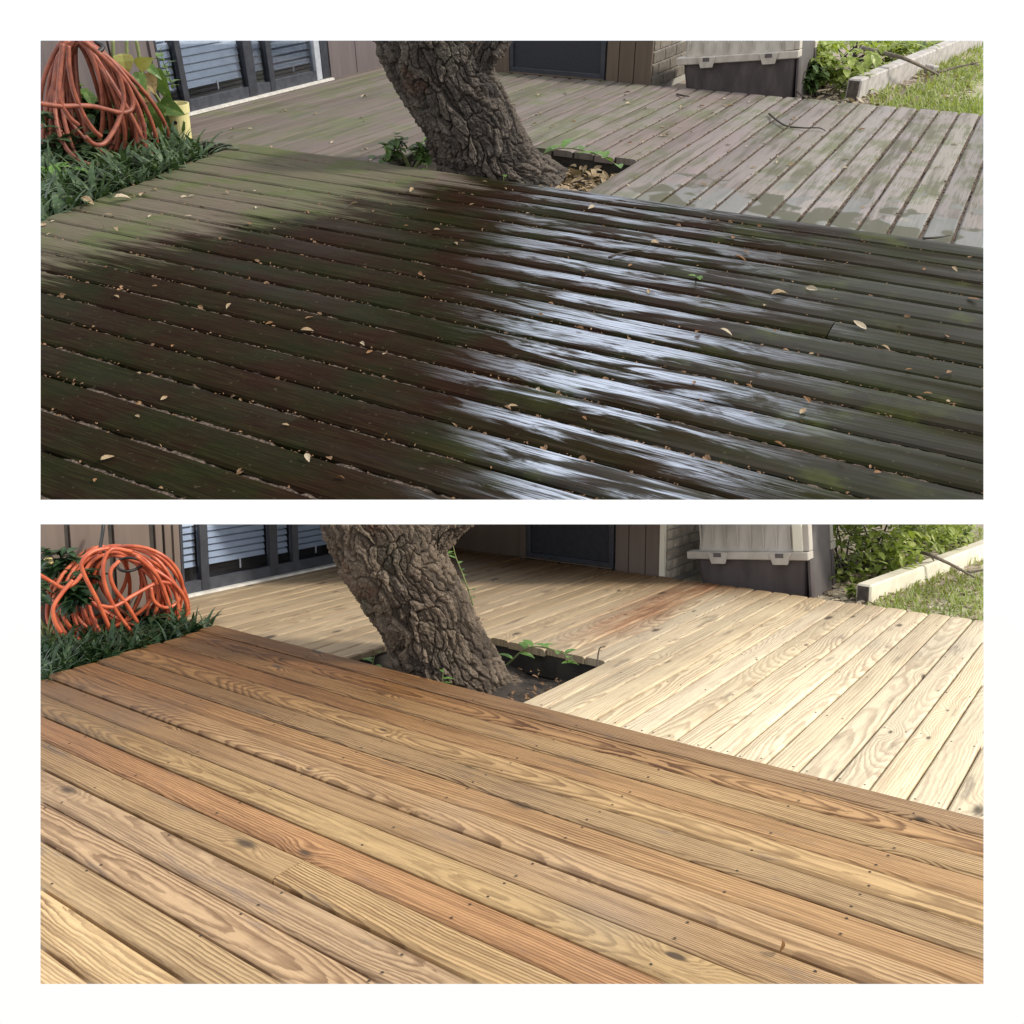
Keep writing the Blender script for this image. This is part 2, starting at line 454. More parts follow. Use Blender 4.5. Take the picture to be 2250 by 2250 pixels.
def bark_mat(name, c0, c1, c2, h, spec):
    N = NT(name)
    o = N.obj()
    n = N.noise(N.scale(o, (1, 1, .55)), 11 / h, 4, .6)
    m = N.noise(o, 60 / h, 4, .7)
    g = N.noise(o, 3.0 / h, 2)
    at = N.n('Attribute', attribute_name='plate').outputs['Fac']
    c = N.mix(N.step(N.add(N.mul(n, .35), N.mul(at, .65)), .22, .78), c0, c1)
    c = N.mix(N.step(m, .50, .72, 0, .75), c, c2)
    c = N.mix(N.step(g, .55, .7, 0, .35), c, (.05, .055, .038))
    c = N.mix(N.step(N.noise(o, 7 / h, 3), .60, .70, 0, .45), c, N.mix(.5, c1, (.20, .18, .16)))
    c = N.mix(N.step(N.noise(o, 5 / h, 3), .62, .72, 0, .4), c, (.12, .05, .03))
    return N.bsdf(c, .8, N.bump(m, .6, .010 * h), Specular_IOR_Level=spec)

def glass_mat(name):
    N = NT(name)
    tr = N.n('BsdfTransparent'); tr.inputs[0].default_value = (.86, .89, .94, 1)
    gl = N.n('BsdfGlossy'); gl.inputs['Roughness'].default_value = .03
    fr = N.n('Fresnel'); fr.inputs[0].default_value = 1.35
    mx = N.n('MixShader')
    N.t.links.new(N.mul(fr.outputs[0], 0.7), mx.inputs[0])
    N.t.links.new(tr.outputs[0], mx.inputs[1]); N.t.links.new(gl.outputs[0], mx.inputs[2])
    N.t.links.new(mx.outputs[0], N.out.inputs[0])
    return N.m

# ------------------------------------------------------------------ builders
def plank(P, along, lo, hi, c0, c1, z, thick, crown, n=4, wob=0.0):
    """One deck board: eased edges, slight crown and a little wander. along = 'a' or 'b'."""
    e = min(.006, (c1 - c0) * .07); W = c1 - c0
    prof = [(0, -thick), (W, -thick), (W, -e), (W - e, -.0006), (W * .72, crown), (W * .28, crown), (e, -.0006), (0, -e)]
    dz0, dz1 = rng.normal(0, .0012, 2); V, F = [], []; m = len(prof)
    for i in range(n):
        t = i / (n - 1); s = lo + (hi - lo) * t
        dw = rng.normal(0, wob); dz = dz0 * (1 - t) + dz1 * t
        for w, zz in prof:
            c = c0 + w + dw
            V.append(P.p(s, c, z + zz + dz) if along == 'a' else P.p(c, s, z + zz + dz))
    F = [(i * m + j, i * m + (j + 1) % m, (i + 1) * m + (j + 1) % m, (i + 1) * m + j) for i in range(n - 1) for j in range(m)]
    F += [tuple(range(m)), tuple((n - 1) * m + j for j in range(m))]
    return np.array(V), F

def plank_uv(P, along, c):
    Au, Av = (P.A, P.B) if along == 'a' else (P.B, P.A)
    k = P.grain / P.h            # grain size follows the board size
    return lambda co: np.stack([(co @ Au) * k, (co @ Av - c * P.h) * k], 1)

def tree(P, name, label, rows, yy, mat, limb, seed, cell=(.062, .125), amp=.022, root=None):
    r = np.array(rows, float)
    fwd = np.array([0, math.cos(P.t), -math.sin(P.t)])
    C = np.array([P.at_y((xl + xr) / 2, y, yy) for y, xl, xr in r])
    R = np.array([(xr - xl) / 2 / FPX * ((c - P.cam) @ fwd) for (y, xl, xr), c in zip(r, C)])
    mx, my = np.gradient((r[:, 1] + r[:, 2]) / 2), np.gradient(r[:, 0])
    R = R * np.clip(np.abs(my) / np.hypot(mx, my), .75, 1) * .965
    n, seg = 400, 560
    S = spline(np.column_stack([C, R]), n); C, R = S[:, :3], S[:, 3]
    th = np.linspace(0, 2 * math.pi, seg, endpoint=False)
    T = np.gradient(C, axis=0); T /= np.linalg.norm(T, axis=1)[:, None]
    X = np.array([1.0, 0, 0]) - T * T[:, :1]; X /= np.linalg.norm(X, axis=1)[:, None]
    Yv = np.cross(T, X)
    arc = np.concatenate([[0], np.cumsum(np.linalg.norm(np.diff(C, axis=0), axis=1))])
    # bark plates: warped, elongated cells on the unrolled trunk
    hh = P.h; Rm = R.mean()
    U, Vv = np.meshgrid(th * Rm / hh, arc / hh)
    sr = np.random.default_rng(seed)
    def vn(x, y, sc, k):
        x, y = x / sc + k * 7.3, y / sc + k * 3.1
        xi, yi = np.floor(x).astype(int), np.floor(y).astype(int); fx, fy = x - xi, y - yi
        fx, fy = fx * fx * (3 - 2 * fx), fy * fy * (3 - 2 * fy)
        hsh = lambda i, j: np.modf(np.abs(np.sin(i * 127.1 + j * 311.7 + k * 17.3) * 43758.5453))[0]
        return (hsh(xi, yi) * (1 - fx) + hsh(xi + 1, yi) * fx) * (1 - fy) + (hsh(xi, yi + 1) * (1 - fx) + hsh(xi + 1, yi + 1) * fx) * fy
    def cells(x, y, k):
        xi, yi = np.floor(x).astype(int), np.floor(y).astype(int)
        f1 = np.full(x.shape, 9.0); f2 = f1.copy(); idv = f1.copy()
        for dx in (-1, 0, 1):
            for dy in (-1, 0, 1):
                i, j = xi + dx, yi + dy
                h1 = np.modf(np.abs(np.sin(i * 127.1 + j * 311.7 + k) * 43758.5453))[0]
                h2 = np.modf(np.abs(np.sin(i * 269.5 + j * 183.3 + k) * 43758.5453))[0]
                d = np.hypot(i + h1 - x, j + h2 - y)
                up = d < f1
                f2 = np.where(up, f1, np.minimum(f2, d)); idv = np.where(up, h1, idv); f1 = np.where(up, d, f1)
        return f1, f2, idv
    sm = lambda t: np.clip(t, 0, 1) ** 2 * (3 - 2 * np.clip(t, 0, 1))
    wx = (vn(U, Vv, .07, 1) - .5) * .05 + (vn(U, Vv, .016, 2) - .5) * .010
    wy = (vn(U, Vv, .06, 3) - .5) * .07 + (vn(U, Vv, .018, 8) - .5) * .02
    f1, f2, i1 = cells((U + wx) / cell[0], (Vv + wy) / cell[1], seed)
    g1, g2, i2 = cells((U + wx * .6) / (cell[0] * .42), (Vv + wy * .6) / (cell[1] * .36), seed + 5)
    disp = np.clip((f2 - f1) / .20, 0, 1) ** .7 * (.65 + .7 * i1) + .26 * np.clip((g2 - g1) / .20, 0, 1) * (.3 + 1.2 * i2) + .20 * (vn(U, Vv, .009, 5) - .5) + .22 * (vn(U, Vv, .004, 9) - .5)
    lump = (vn(U, Vv, .22, 6) - .5) * .9
    D = (disp - 1.25) * amp * hh + lump * .016 * hh
    ct, sn = np.cos(th), np.sin(th)
    Rr = R[:, None] + D
    V = C[:, None, :] + X[:, None, :] * (Rr * ct)[..., None] + Yv[:, None, :] * (Rr * .86 * sn)[..., None]
    V = V.reshape(-1, 3)
    i = np.arange(n - 1)[:, None] * seg; j = np.arange(seg)[None]; j2 = (j + 1) % seg
    F = np.stack([i + j, i + j2, i + seg + j2, i + seg + j], -1).reshape(-1, 4).tolist()
    F += [tuple(range(seg)), tuple((n - 1) * seg + k for k in range(seg))]
    part = 'limb' if root else 'trunk'
    root = root or empty(P, name, [C[-1][0], C[-1][1], C[-1][2]], label, 'tree')
    mesh(P, part, V, F, mat, root, smooth=True, attr=(.6 * i1 + .4 * i2).ravel())
    if limb: tree(P, name, label, limb, yy - .03, mat, None, seed + 2, cell, amp * .85, root)
    return root

def hose(P, c_pix, dist_a, W, H, tear, n, name, label, mat, tail=None, seed=1, rad=.0145, off=0.0, mess=1.0):
    sr = np.random.default_rng(seed)
    c = P.at_a(*c_pix, dist_a)
    to = P.cam - c; to[2] = 0; to /= np.linalg.norm(to)
    X = np.array([-to[1], to[0], 0]); X = X if X[0] > 0 else -X
    X = X * math.cos(off) + to * math.sin(off); Yd = np.cross(UP, X); Yd = Yd if Yd @ to > 0 else -Yd
    pts = []; h = P.h
    for k in range(n):
        w = W * sr.uniform(.48, 1.0); hh = H * sr.uniform(.70, 1.03); x0 = sr.normal(0, W * .24 * mess); tilt = sr.normal(0, .22 * mess)
        dep = sr.uniform(-.09, .11); ph = sr.uniform(-.3, .3); zt = sr.normal(0, .012); skew = sr.normal(0, .16 * mess)
        for i in range(44):
            t = 2 * math.pi * i / 44
            f = (1 - math.cos(t)) / 2
            x = w * math.sin(t + ph * f) * ((1 - tear) + tear * f ** .8) + x0 * (.35 + .65 * f) + skew * H * f
            z = -hh * f + zt + .04 * H * math.sin(2 * t + ph * 6) * f
            y = dep * (.3 + f) + .05 * math.sin(t + k) + .03 * math.sin(2 * t)
            xr, zr = x * math.cos(tilt * .6) - z * math.sin(tilt * .6) * f, z + x * math.sin(tilt)
            pts.append(c + X * xr * h + UP * zr * h + Yd * y * h)
    pts = np.array(pts)
    for _ in range(3): pts[1:-1] = (pts[:-2] + 2 * pts[1:-1] + pts[2:]) / 4
    root = empty(P, name, c - UP * H * h, label, 'hose')
    V, F = tube(pts, rad * h, 9)
    mesh(P, 'coil', V, F, mat, root, smooth=True)
    return root, c, X, Yd

def kennel(P, label, lip_l, lip_r, b, body_h, top_h, depth, mats):
    top, low, dark, edge = mats
    h = P.h
    L0, L1 = P.at_b(*lip_l, b), P.at_b(*lip_r, b)
    X = L1 - L0; W = np.linalg.norm(X) / h; X /= np.linalg.norm(X)
    Y = P.B - X * (P.B @ X); Y /= np.linalg.norm(Y)
    Z = np.cross(X, Y); Z = Z if Z[2] > 0 else -Z
    o = L0; u = h
    X, Y, Z = X * u, Y * u, Z * u
    root = empty(P, 'pet_carrier', o - Z * body_h, label, 'pet carrier')
    def frustum(x0, x1, y0, y1, z0, z1, tx, ty, r=.03, k=4):
        # rounded-corner tapered tub
        V, F = [], []
        for z, ax, ay in ((z0, tx[0], ty[0]), (z1, tx[1], ty[1])):
            for cx, cy, a0 in ((x1 - ax - r, y1 - ay - r, 0), (x0 + ax + r, y1 - ay - r, 90), (x0 + ax + r, y0 + ay + r, 180), (x1 - ax - r, y0 + ay + r, 270)):
                for i in range(k + 1):
                    t = math.radians(a0 + 90 * i / k)
                    V.append(o + X * (cx + r * math.cos(t)) + Y * (cy + r * math.sin(t)) + Z * z)
        m = 4 * (k + 1)
        F = [(i, (i + 1) % m, m + (i + 1) % m, m + i) for i in range(m)] + [tuple(range(m))[::-1], tuple(range(m, 2 * m))]
        return np.array(V), F
    mesh(P, 'lower_shell', *frustum(.035, W - .012, .015, depth - .015, -body_h, -.003, (.03, 0), (.02, 0)), low, root, smooth=False)
    mesh(P, 'upper_shell', *frustum(.045, W - .03, .02, depth - .02, .012, top_h, (0, .06), (0, .06)), top, root)
    mesh(P, 'rim', *obox(o, X, Y, Z, 0, W + .004, -.014, depth * .16, -.028, .013), top, root, bevel=.004 * h)
    mesh(P, 'rim', *obox(o, X, Y, Z, 0, W + .004, depth * .86, depth + .014, -.028, .013), top, root, bevel=.004 * h)
    for fx in (.19, .70):
        V, F = obox(o, X, Y, Z, W * fx, W * fx + .115, -.026, -.010, -.05, .010)
        V[[0, 3]] += X * .02; V[[1, 2]] -= X * .02
        cl = mesh(P, 'clip', V, F, top, root, bevel=.002 * h)
        mesh(P, 'clip_slot', *obox(o, X, Y, Z, W * fx + .036, W * fx + .078, -.0275, -.02, -.014, .008), dark, root)
    for i in range(1, 9):
        mesh(P, 'moulded_rib', *obox(o, X, Y, Z, W * i / 9.4, W * i / 9.4 + .006, .0165, .024, .03, top_h * .9), top, root)
    for q in (.965,):
        mesh(P, 'corner_strip', *obox(o, X, Y, Z, W * q - .055, W * q - .004, .004, .03, .013, top_h), edge, root, bevel=.004 * h)
    # end opening facing the lawn: dark slab painted for its inner shade
    mesh(P, 'door_opening', *obox(o, X, Y, Z, W - .0125, W - .004, depth * .16, depth * .86, -body_h + .055, top_h * .9), dark, root)
    for y0, y1, z0, z1, mm in ((.03, .16, -body_h + .01, -.03, low), (.86, .96, -body_h + .01, -.03, low), (.03, .16, .016, top_h * .9, top), (.86, .96, .016, top_h * .9, top)):
        mesh(P, 'door_frame', *obox(o, X, Y, Z, W - .032 if z0 > 0 else W - .011, W + .003, depth * y0, depth * y1, z0, z1), mm, root, bevel=.002 * h)
    mesh(P, 'door_frame', *obox(o, X, Y, Z, W - .010, W + .007, depth * .16, depth * .86, -body_h + .01, -body_h + .055), low, root, bevel=.002 * h)
    return root

def shrub(P, name, label, cat, c, R, n, L, mat, smat, group=None, squash=.8, lift=.2):
    """A shrub as stems and many leaves bunched into clumps."""
    h = P.h; parts = []; stems = []
    c = np.asarray(c, float)
    cl = []
    for k in range(max(5, n // 60)):
        d = rdir(-.1, 1); q = rng.uniform(.35, 1) ** .6
        cl.append((c + np.array([d[0] * R, d[1] * R, d[2] * R * squash + R * lift]) * q * h, rng.uniform(.16, .30) * R * h))
        stems.append(tube(spline([c + np.array([*rng.normal(0, .03, 2), 0]) * h, (c + cl[-1][0]) / 2 + rng.normal(0, .02, 3) * h, cl[-1][0]], 7), np.linspace(.008, .002, 7) * h, 5))
    for i in range(n):
        cc, cr = cl[rng.integers(len(cl))]
        p = cc + rng.normal(0, .55, 3) * cr
        d = rdir(-.5, .5); l = L * h * rng.uniform(.6, 1.25)
        parts.append(leaf(p, d, rot(UP, np.array([d[1], -d[0], .01]), rng.normal(0, .5)), l, l * rng.uniform(.45, .7), rng.uniform(.1, .5), rng.uniform(0, .25)))
    root = empty(P, name, c, label, cat, group)
    mesh(P, 'foliage', *join(parts), mat, root, closed=False)
    mesh(P, 'stem', *join(stems), smat, root, closed=False)
    return root

def sprig(P, label, pts, n, L, mat, smat, name='weed_sprig', cat='plant', w=.5, group=None):
    h = P.h; s = spline(pts, 12); root = empty(P, name, pts[0], label, cat, group)
    mesh(P, 'stem', *tube(s, np.linspace(.004, .0015, 12) * h, 5), smat, root)
    for i in range(n):
        t = (i + 1) / n; p = s[min(11, int(t * 11))]
        d = rdir(-.1, .5) + np.array([0, 0, .2]); l = L * h * rng.uniform(.7, 1.2)
        mesh(P, 'leaf', *leaf(p, d, UP, l, l * w, .3, .12), mat, root, closed=False)
    return root

def twig(P, label, pix, r, z, mat, name='twig', group=None, forks=(), cat='twig'):
    pts = [P.at_z(x, y, z + dz) for x, y, dz in pix]
    k = 4 * len(pts)
    V, F = tube(spline(pts, k), np.linspace(r, r * .45, k) * P.h, 7)
    if not forks:
        return mesh(P, name, V, F, mat, label=label, cat=cat, group=group, smooth=True, base=pts[0])
    root = empty(P, name, pts[0], label, cat, group)
    mesh(P, 'stem', V, F, mat, root, smooth=True)
    for fk in forks:
        q = [P.at_z(x, y, z + dz) for x, y, dz in fk]
        mesh(P, 'side_shoot', *tube(spline(q, 10), np.linspace(r * .7, r * .25, 10) * P.h, 6), mat, root, smooth=True)
    return root

def grass_bed(P, name, label, roots, Lr, W, mat, out_az=None):
    parts = []
    for p in roots:
        k = rng.integers(4, 8); az0 = rng.uniform(0, 6.28)
        for i in range(k):
            L = rng.uniform(*Lr) * P.h
            parts.append(blade(p + np.array([*rng.normal(0, .012, 2), 0]) * P.h, rng.uniform(0, 6.28), L, W * P.h * rng.uniform(.45, 1.5), rng.uniform(.1, 1.0), rng.uniform(.8, 2.8)))
    return mesh(P, name, *join(parts), mat, closed=False, label=label, kind='stuff')

def litter(P, name, label, pts, L, mat, flat=.35, parent=None):
    parts = []
    for p in pts:
        d = rdir(-.1, flat); l = L * P.h * rng.uniform(.6, 1.3)
        parts.append(leaf(p + UP * .004 * P.h, d, UP + rng.normal(0, .35, 3), l, l * rng.uniform(.4, .65), rng.uniform(-.3, .6), rng.uniform(0, .3)))
    return mesh(P, name, *join(parts), mat, parent, closed=False, label=label, kind='stuff')

# ------------------------------------------------------------------ places and materials
U = Place('before', -240, 2.6, 27.8, (89, 89, 2161, 1098))
L = Place('after', 848, 1.05, 36.2, (89, 1152, 2161, 2162))

M = {}
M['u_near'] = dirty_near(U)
M['u_far'] = dirty_far(U)
M['l_near'] = clean_wood('washed_brown_pine', (0.50, 0.340, 0.178), (0.120, 0.060, 0.026), 1.0, .55, .45, L.h, True, L.A, L.B)
M['l_far'] = clean_wood('washed_pale_pine', (0.78, 0.69, 0.51), (0.40, 0.31, 0.22), .85, .7, .30, L.h, False, L.A, L.B)
M['u_bark'] = bark_mat('dark_oak_bark', (.026, .021, .018), (.105, .084, .068), (.024, .019, .017), U.h, .45)
M['l_bark'] = bark_mat('oak_bark', (.042, .032, .025), (.165, .128, .095), (.038, .029, .023), L.h, .2)
M['u_siding'] = simple('grey_mauve_siding', (.105, .085, .088), (.125, .102, .102), 9, .7, .1, stretch=(1, 1, .1))  # same siding, cooler and dimmer light put into its colour
M['l_siding'] = simple('brown_siding', (.125, .092, .075), (.145, .108, .088), 14, .7, .1, stretch=(1, 1, .1))
M['frame'] = simple('dark_door_frame', (.022, .024, .032), (.034, .037, .048), 12, .45)
M['rail'] = simple('blue_grey_rail', (.030, .033, .045), (.048, .052, .066), 12, .5)
M['pale_frame'] = simple('pale_metal_frame', (.33, .35, .40), (.40, .42, .46), 12, .4)
M['sill'] = simple('white_sill', (.50, .48, .45), (.66, .64, .60), 20, .6)
M['glass'] = glass_mat('window_glass')
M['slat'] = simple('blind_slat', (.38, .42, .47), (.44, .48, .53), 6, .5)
M['slat_shadow'] = simple('slat_shade_sheet', (.30, .34, .41), (.33, .37, .44), 6, .6)  # shade between the slats, painted as a sheet behind them
M['inside'] = simple('dark_room', (.008, .008, .010), (.012, .012, .014), 3, .8)
M['screen'] = simple('door_screen', (.012, .013, .019), (.018, .019, .027), 40, .65, .05)
M['oak_trim'] = simple('brown_trim', (.085, .06, .042), (.105, .075, .052), 8, .6, stretch=(1, 1, .1))
M['brick'] = simple('pale_brick', (.20, .175, .145), (.30, .265, .225), 14, .85, .4, tint=True)
M['mortar'] = simple('mortar', (.34, .32, .29), (.40, .38, .34), 30, .9, .3)
M['car_top'] = simple('beige_plastic', (.36, .325, .28), (.48, .44, .39), 7, .5, .04, detail=6, stretch=(1, 1, .35))
M['car_edge'] = simple('pale_beige_plastic', (.62, .58, .48), (.66, .62, .52), 5, .45)
M['car_low'] = simple('taupe_plastic', (.052, .042, .044), (.086, .069, .070), 8, .5, .04, detail=6, stretch=(1, 1, .35))
M['black'] = simple('black_plastic', (.010, .010, .011), (.016, .016, .017), 10, .5)
M['slot'] = simple('clip_slot_shade', (.08, .07, .07), (.10, .085, .085), 10, .6)
M['u_hose'] = simple('faded_red_rubber', (.17, .046, .028), (.29, .080, .044), 9, .5, .05)
M['l_hose'] = simple('orange_red_rubber', (.38, .070, .030), (.52, .120, .050), 14, .40, .05)
M['soil'] = simple('dark_soil', (.022, .016, .012), (.045, .033, .025), 16, .95, .8)
M['u_earth'] = simple('leafy_earth', (.20, .16, .125), (.36, .30, .25), 22, .95, .6)
M['l_earth'] = simple('dry_earth', (.22, .18, .125), (.42, .36, .27), 30, .95, .6)
M['u_turf'] = simple('thin_turf', (.24, .25, .12), (.38, .34, .26), 5, .95, .5)
M['l_turf'] = simple('sunny_turf', (.30, .32, .15), (.46, .42, .30), 8, .95, .5)  # sunlit brightness put into the turf colour
M['straw'] = leafy('bed_blade', (.030, .056, .028), (.068, .115, .052), (.140, .175, .075), 5, .38, .15)
M['l_straw'] = leafy('bed_blade_dark', (.012, .030, .014), (.030, .062, .024), (.075, .105, .045), 8, .36, .12)
M['lawn'] = leafy('lawn_blade', (.22, .27, .085), (.32, .37, .13), (.42, .40, .22), 3, .6, .3)  # blade colour lightened to stand for bright sun
M['shrub'] = leafy('shrub_leaf', (.15, .20, .045), (.34, .41, .11), (.52, .54, .22), 3, .5, .3)  # leaf colour lightened for overexposed sunlight
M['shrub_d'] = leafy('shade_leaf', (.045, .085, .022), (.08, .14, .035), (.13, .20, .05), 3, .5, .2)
M['sprig'] = leafy('sprig_leaf', (.08, .17, .04), (.14, .25, .06), (.20, .30, .09), 9, .4, .25)
M['big_leaf'] = leafy('big_leaf_green', (.06, .12, .025), (.12, .20, .05), (.18, .22, .07), 4, .4, .2)
M['yellow_leaf'] = leafy('big_leaf_yellowing', (.25, .27, .08), (.34, .32, .11), (.30, .22, .09), 4, .5, .2)
M['brown_leaf'] = leafy('big_leaf_brown', (.26, .17, .07), (.34, .25, .12), (.15, .09, .04), 4, .6, .1)
M['stalk'] = simple('green_stalk', (.13, .16, .055), (.20, .22, .085), 8, .6)
M['twig'] = simple('grey_twig', (.10, .08, .06), (.17, .14, .11), 16, .9, .4)
M['dark_twig'] = simple('dark_twig', (.030, .024, .02), (.055, .044, .036), 16, .9, .3)
M['dead'] = leafy('dead_leaf', (.25, .175, .10), (.36, .28, .18), (.17, .10, .05), 9, .7, .05)
M['dead_red'] = leafy('damp_dead_leaf', (.17, .080, .03), (.26, .135, .055), (.08, .04, .02), 9, .6, .05)
M['dead_pale'] = leafy('pale_dead_leaf', (.33, .27, .185), (.44, .38, .29), (.24, .17, .11), 9, .7, .05)
M['crumb'] = leafy('leaf_crumb', (.10, .055, .028), (.22, .125, .065), (.36, .27, .19), 24, .8, .05)
M['timber'] = simple('grey_landscape_timber', (.33, .305, .29), (.45, .42, .40), 7, .85, .3, stretch=(1, 1, 1))
M['timber_l'] = simple('pale_timber', (.62, .57, .45), (.72, .67, .54), 7, .85, .3)  # paler than the other terrace's timber
M['timber_end'] = simple('dark_timber_end', (.05, .04, .035), (.09, .075, .06), 20, .9, .3)
M['pot'] = simple('cream_yellow_plastic', (.60, .54, .25), (.66, .60, .30), 3, .45)
M['lens'] = simple('amber_lens', (.62, .47, .18), (.72, .58, .26), 40, .35)
M['nail'] = simple('rusty_nail_head', (.020, .014, .011), (.04, .028, .02), 60, .7)
M['gap_dirt'] = simple('packed_leaf_dirt', (.030, .019, .012), (.120, .085, .064), 46, .9, .5, lo=.42, hi=.62)
M['fascia'] = simple('dark_wet_fascia', (.022, .018, .015), (.04, .033, .027), 12, .8, .2)

# ------------------------------------------------------------------ decks
def near_deck(P, label, gaps0, pitch, k0, k1, gap, left, mat, tints, joints, crown):
    d = empty(P, 'deck', (0, 0, 0), label, 'deck', kind='structure')
    for k in range(k0, k1):
        c0, c1 = gaps0 + pitch * k + gap / 2, gaps0 + pitch * (k + 1) - gap / 2
        cm = (c0 + c1) / 2; end = left(cm) + rng.normal(0, .008)
        cuts = [-1.2] + sorted(joints.get(k, [])) + [end]
        for lo, hi in zip(cuts[:-1], cuts[1:]):
            V, F = plank(P, 'a', lo + (.003 if lo > -1 else 0), hi, c0, c1, 0, .03, crown, 4, gap * .10)
            mesh(P, 'plank', V, F, mat, d, uv=plank_uv(P, 'a', cm), color=tints(k, lo))
    return d
def far_deck(P, label, gaps0, pitch, k0, k1, gap, b0, b1, well, left_open, mat, tints, z):
    d = empty(P, 'deck', (0, 0, 0), label, 'deck', kind='structure')
    for k in range(k0, k1):
        c0, c1 = gaps0 + pitch * k + gap / 2, gaps0 + pitch * (k + 1) - gap / 2
        cm = (c0 + c1) / 2
        s = well[2] if well[0] < cm < well[1] else b0
        V, F = plank(P, 'b', s + rng.normal(0, .003), b1 + rng.normal(0, .006), c0, c1, z, .028, .0006, 4, gap * .12)
        mesh(P, 'plank', V, F, mat, d, uv=plank_uv(P, 'b', cm), color=tints(k, 0))
    a0, a1, bb = well
    mesh(P, 'fascia', *abox(P, a0 - .02, a1 + .02, bb + .012, bb + .035, z - .12, z - .006), M['fascia'], d)
    mesh(P, 'fascia', *abox(P, a0 - .035, a0 - .012, b0, bb + .01, z - .12, z - .03), M['fascia'], d)
    mesh(P, 'fascia', *abox(P, a1 + .012, a1 + .035, b0, bb + .01, z - .12, z - .008), M['fascia'], d)
    return d

one = lambda k, lo: (1, 1, 1)
ju = U.ab(U.at_z(624, 940)); jl = L.ab(L.at_z(638, 1911))
kU = int((ju[1] - 1.28) // .1275); kL = int((jl[1] - .7125) // .0965)
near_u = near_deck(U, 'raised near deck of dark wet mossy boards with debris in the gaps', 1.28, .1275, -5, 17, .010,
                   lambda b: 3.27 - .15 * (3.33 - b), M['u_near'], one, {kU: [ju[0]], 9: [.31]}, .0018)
far_u = far_deck(U, 'far deck of weathered grey boards with green algae patches', .206, .1085, -5, 36, .012, 3.455, 5.955,
                 (1.50, 2.49, 4.095), None, M['u_far'], lambda k, lo: (lambda g: (g, g * rng.uniform(.97, 1.02), g * rng.uniform(.95, 1.03)))(rng.uniform(.82, 1.12)), -.018)

RED = {6: (1.02, .74, .62)}
def l_tint(k, lo):
    if k in (5,): return (.98, .80, .72)
    if k in (9, 12, 14): return (1.0, .90, .82)
    g = rng.uniform(.90, 1.12)
    t = (g, g * rng.uniform(.96, 1.01), g * rng.uniform(.92, 1.06))
    if k <= 0: t = tuple(x * y for x, y in zip(t, (1.22, 1.26, 1.38)))
    if k in (1, 2, 3): t = tuple(x * y for x, y in zip(t, (1.0, 1.02, 1.1)))
    return t
near_l = near_deck(L, 'raised near deck of freshly washed brown pine boards', .7125, .0965, -4, 16, .0065,
                   lambda b: 3.20 - .13 * (2.326 - b), M['l_near'], l_tint, {kL: [jl[0]]}, .0004)
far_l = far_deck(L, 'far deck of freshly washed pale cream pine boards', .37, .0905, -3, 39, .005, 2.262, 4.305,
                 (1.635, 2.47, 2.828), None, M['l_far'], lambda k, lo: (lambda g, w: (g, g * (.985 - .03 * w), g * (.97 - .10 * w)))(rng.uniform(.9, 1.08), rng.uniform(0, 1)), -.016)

# nail heads on the washed boards (tiny, joined), under the deck they are driven into
for P, d, g0, p, ks, along, spots, z in ((L, near_l, .7125, .0965, range(-2, 16), 'a', (.42, .66, 1.02, 1.36, 1.75, 2.1, 2.45, 2.8, 3.05), .0015),
                                        (L, far_l, .37, .0905, range(-1, 20), 'b', (2.30, 2.75, 3.2, 3.65, 4.1), -.0145)):
    parts = []
    for k in ks:
        for s in spots:
            for w in (.2, .8):
                if rng.random() < .3: continue
                c = g0 + p * (k + w) + rng.normal(0, .004); ss = s + rng.normal(0, .006)
                q = P.p(ss, c, z) if along == 'a' else P.p(c, ss, z)
                if along == 'b' and 1.6 < c < 2.5 and s < 2.8: continue
                r = .0031 * P.h
                parts.append((np.array([q + np.array([r * math.cos(t), r * math.sin(t), 0]) for t in np.linspace(0, 6.28, 7)[:-1]] + [q - UP * .003]), [(0, 1, 2, 3, 4, 5)]))
    mesh(P, 'nail_head', *join(parts), M['nail'], d, closed=False, kind='stuff')

# ------------------------------------------------------------------ ground
def ground(P, tag, bw, z_lawn, turf, earth, split):
    mesh(P, 'ground', *abox(P, -2, 6, .2, bw + .9, -.165, -.15), M['soil'], label=f'dark soil under the {tag} deck and around the tree', kind='structure', base=P.p(2, 2, -.165))
    mesh(P, 'lawn', *abox(P, -4, 0.0 + split, bw + .03, 16, z_lawn - .05, z_lawn), M[turf], label=f'patchy lawn beyond the {tag} deck', kind='structure', base=P.p(0, bw, z_lawn))
    mesh(P, 'earth', *abox(P, split, 2.13, bw + .03, 16, z_lawn - .06, z_lawn - .004), M[earth], label=f'bare leaf-strewn earth between shrubs and timber by the {tag} deck', kind='structure', base=P.p(1, bw, z_lawn))
ground(U, 'mossy', 5.96, -.075, 'u_turf', 'u_earth', .62)
ground(L, 'washed', 4.31, -.06, 'l_turf', 'l_earth', .86)
for P, a0, a1, b0, b1 in ((U, 1.5, 2.49, 3.46, 4.09), (L, 1.635, 2.47, 2.27, 2.82)):
    n = 26; ga, gb = np.meshgrid(np.linspace(a0 - .03, a1 + .03, n), np.linspace(b0 - .06, b1 + .01, n))
    zz = -.115 + .025 * np.sin(ga * 9) * np.cos(gb * 11) + rng.normal(0, .004, ga.shape)
    V = np.array([P.p(a, b, z) for a, b, z in zip(ga.ravel(), gb.ravel(), zz.ravel())])
    F = [(i * n + j, i * n + j + 1, (i + 1) * n + j + 1, (i + 1) * n + j) for i in range(n - 1) for j in range(n - 1)]
    mesh(P, 'soil_patch', V, F, M['soil'], closed=False, smooth=True, label='dark soil in the tree well of the ' + ('mossy' if P is U else 'washed') + ' deck', kind='structure')
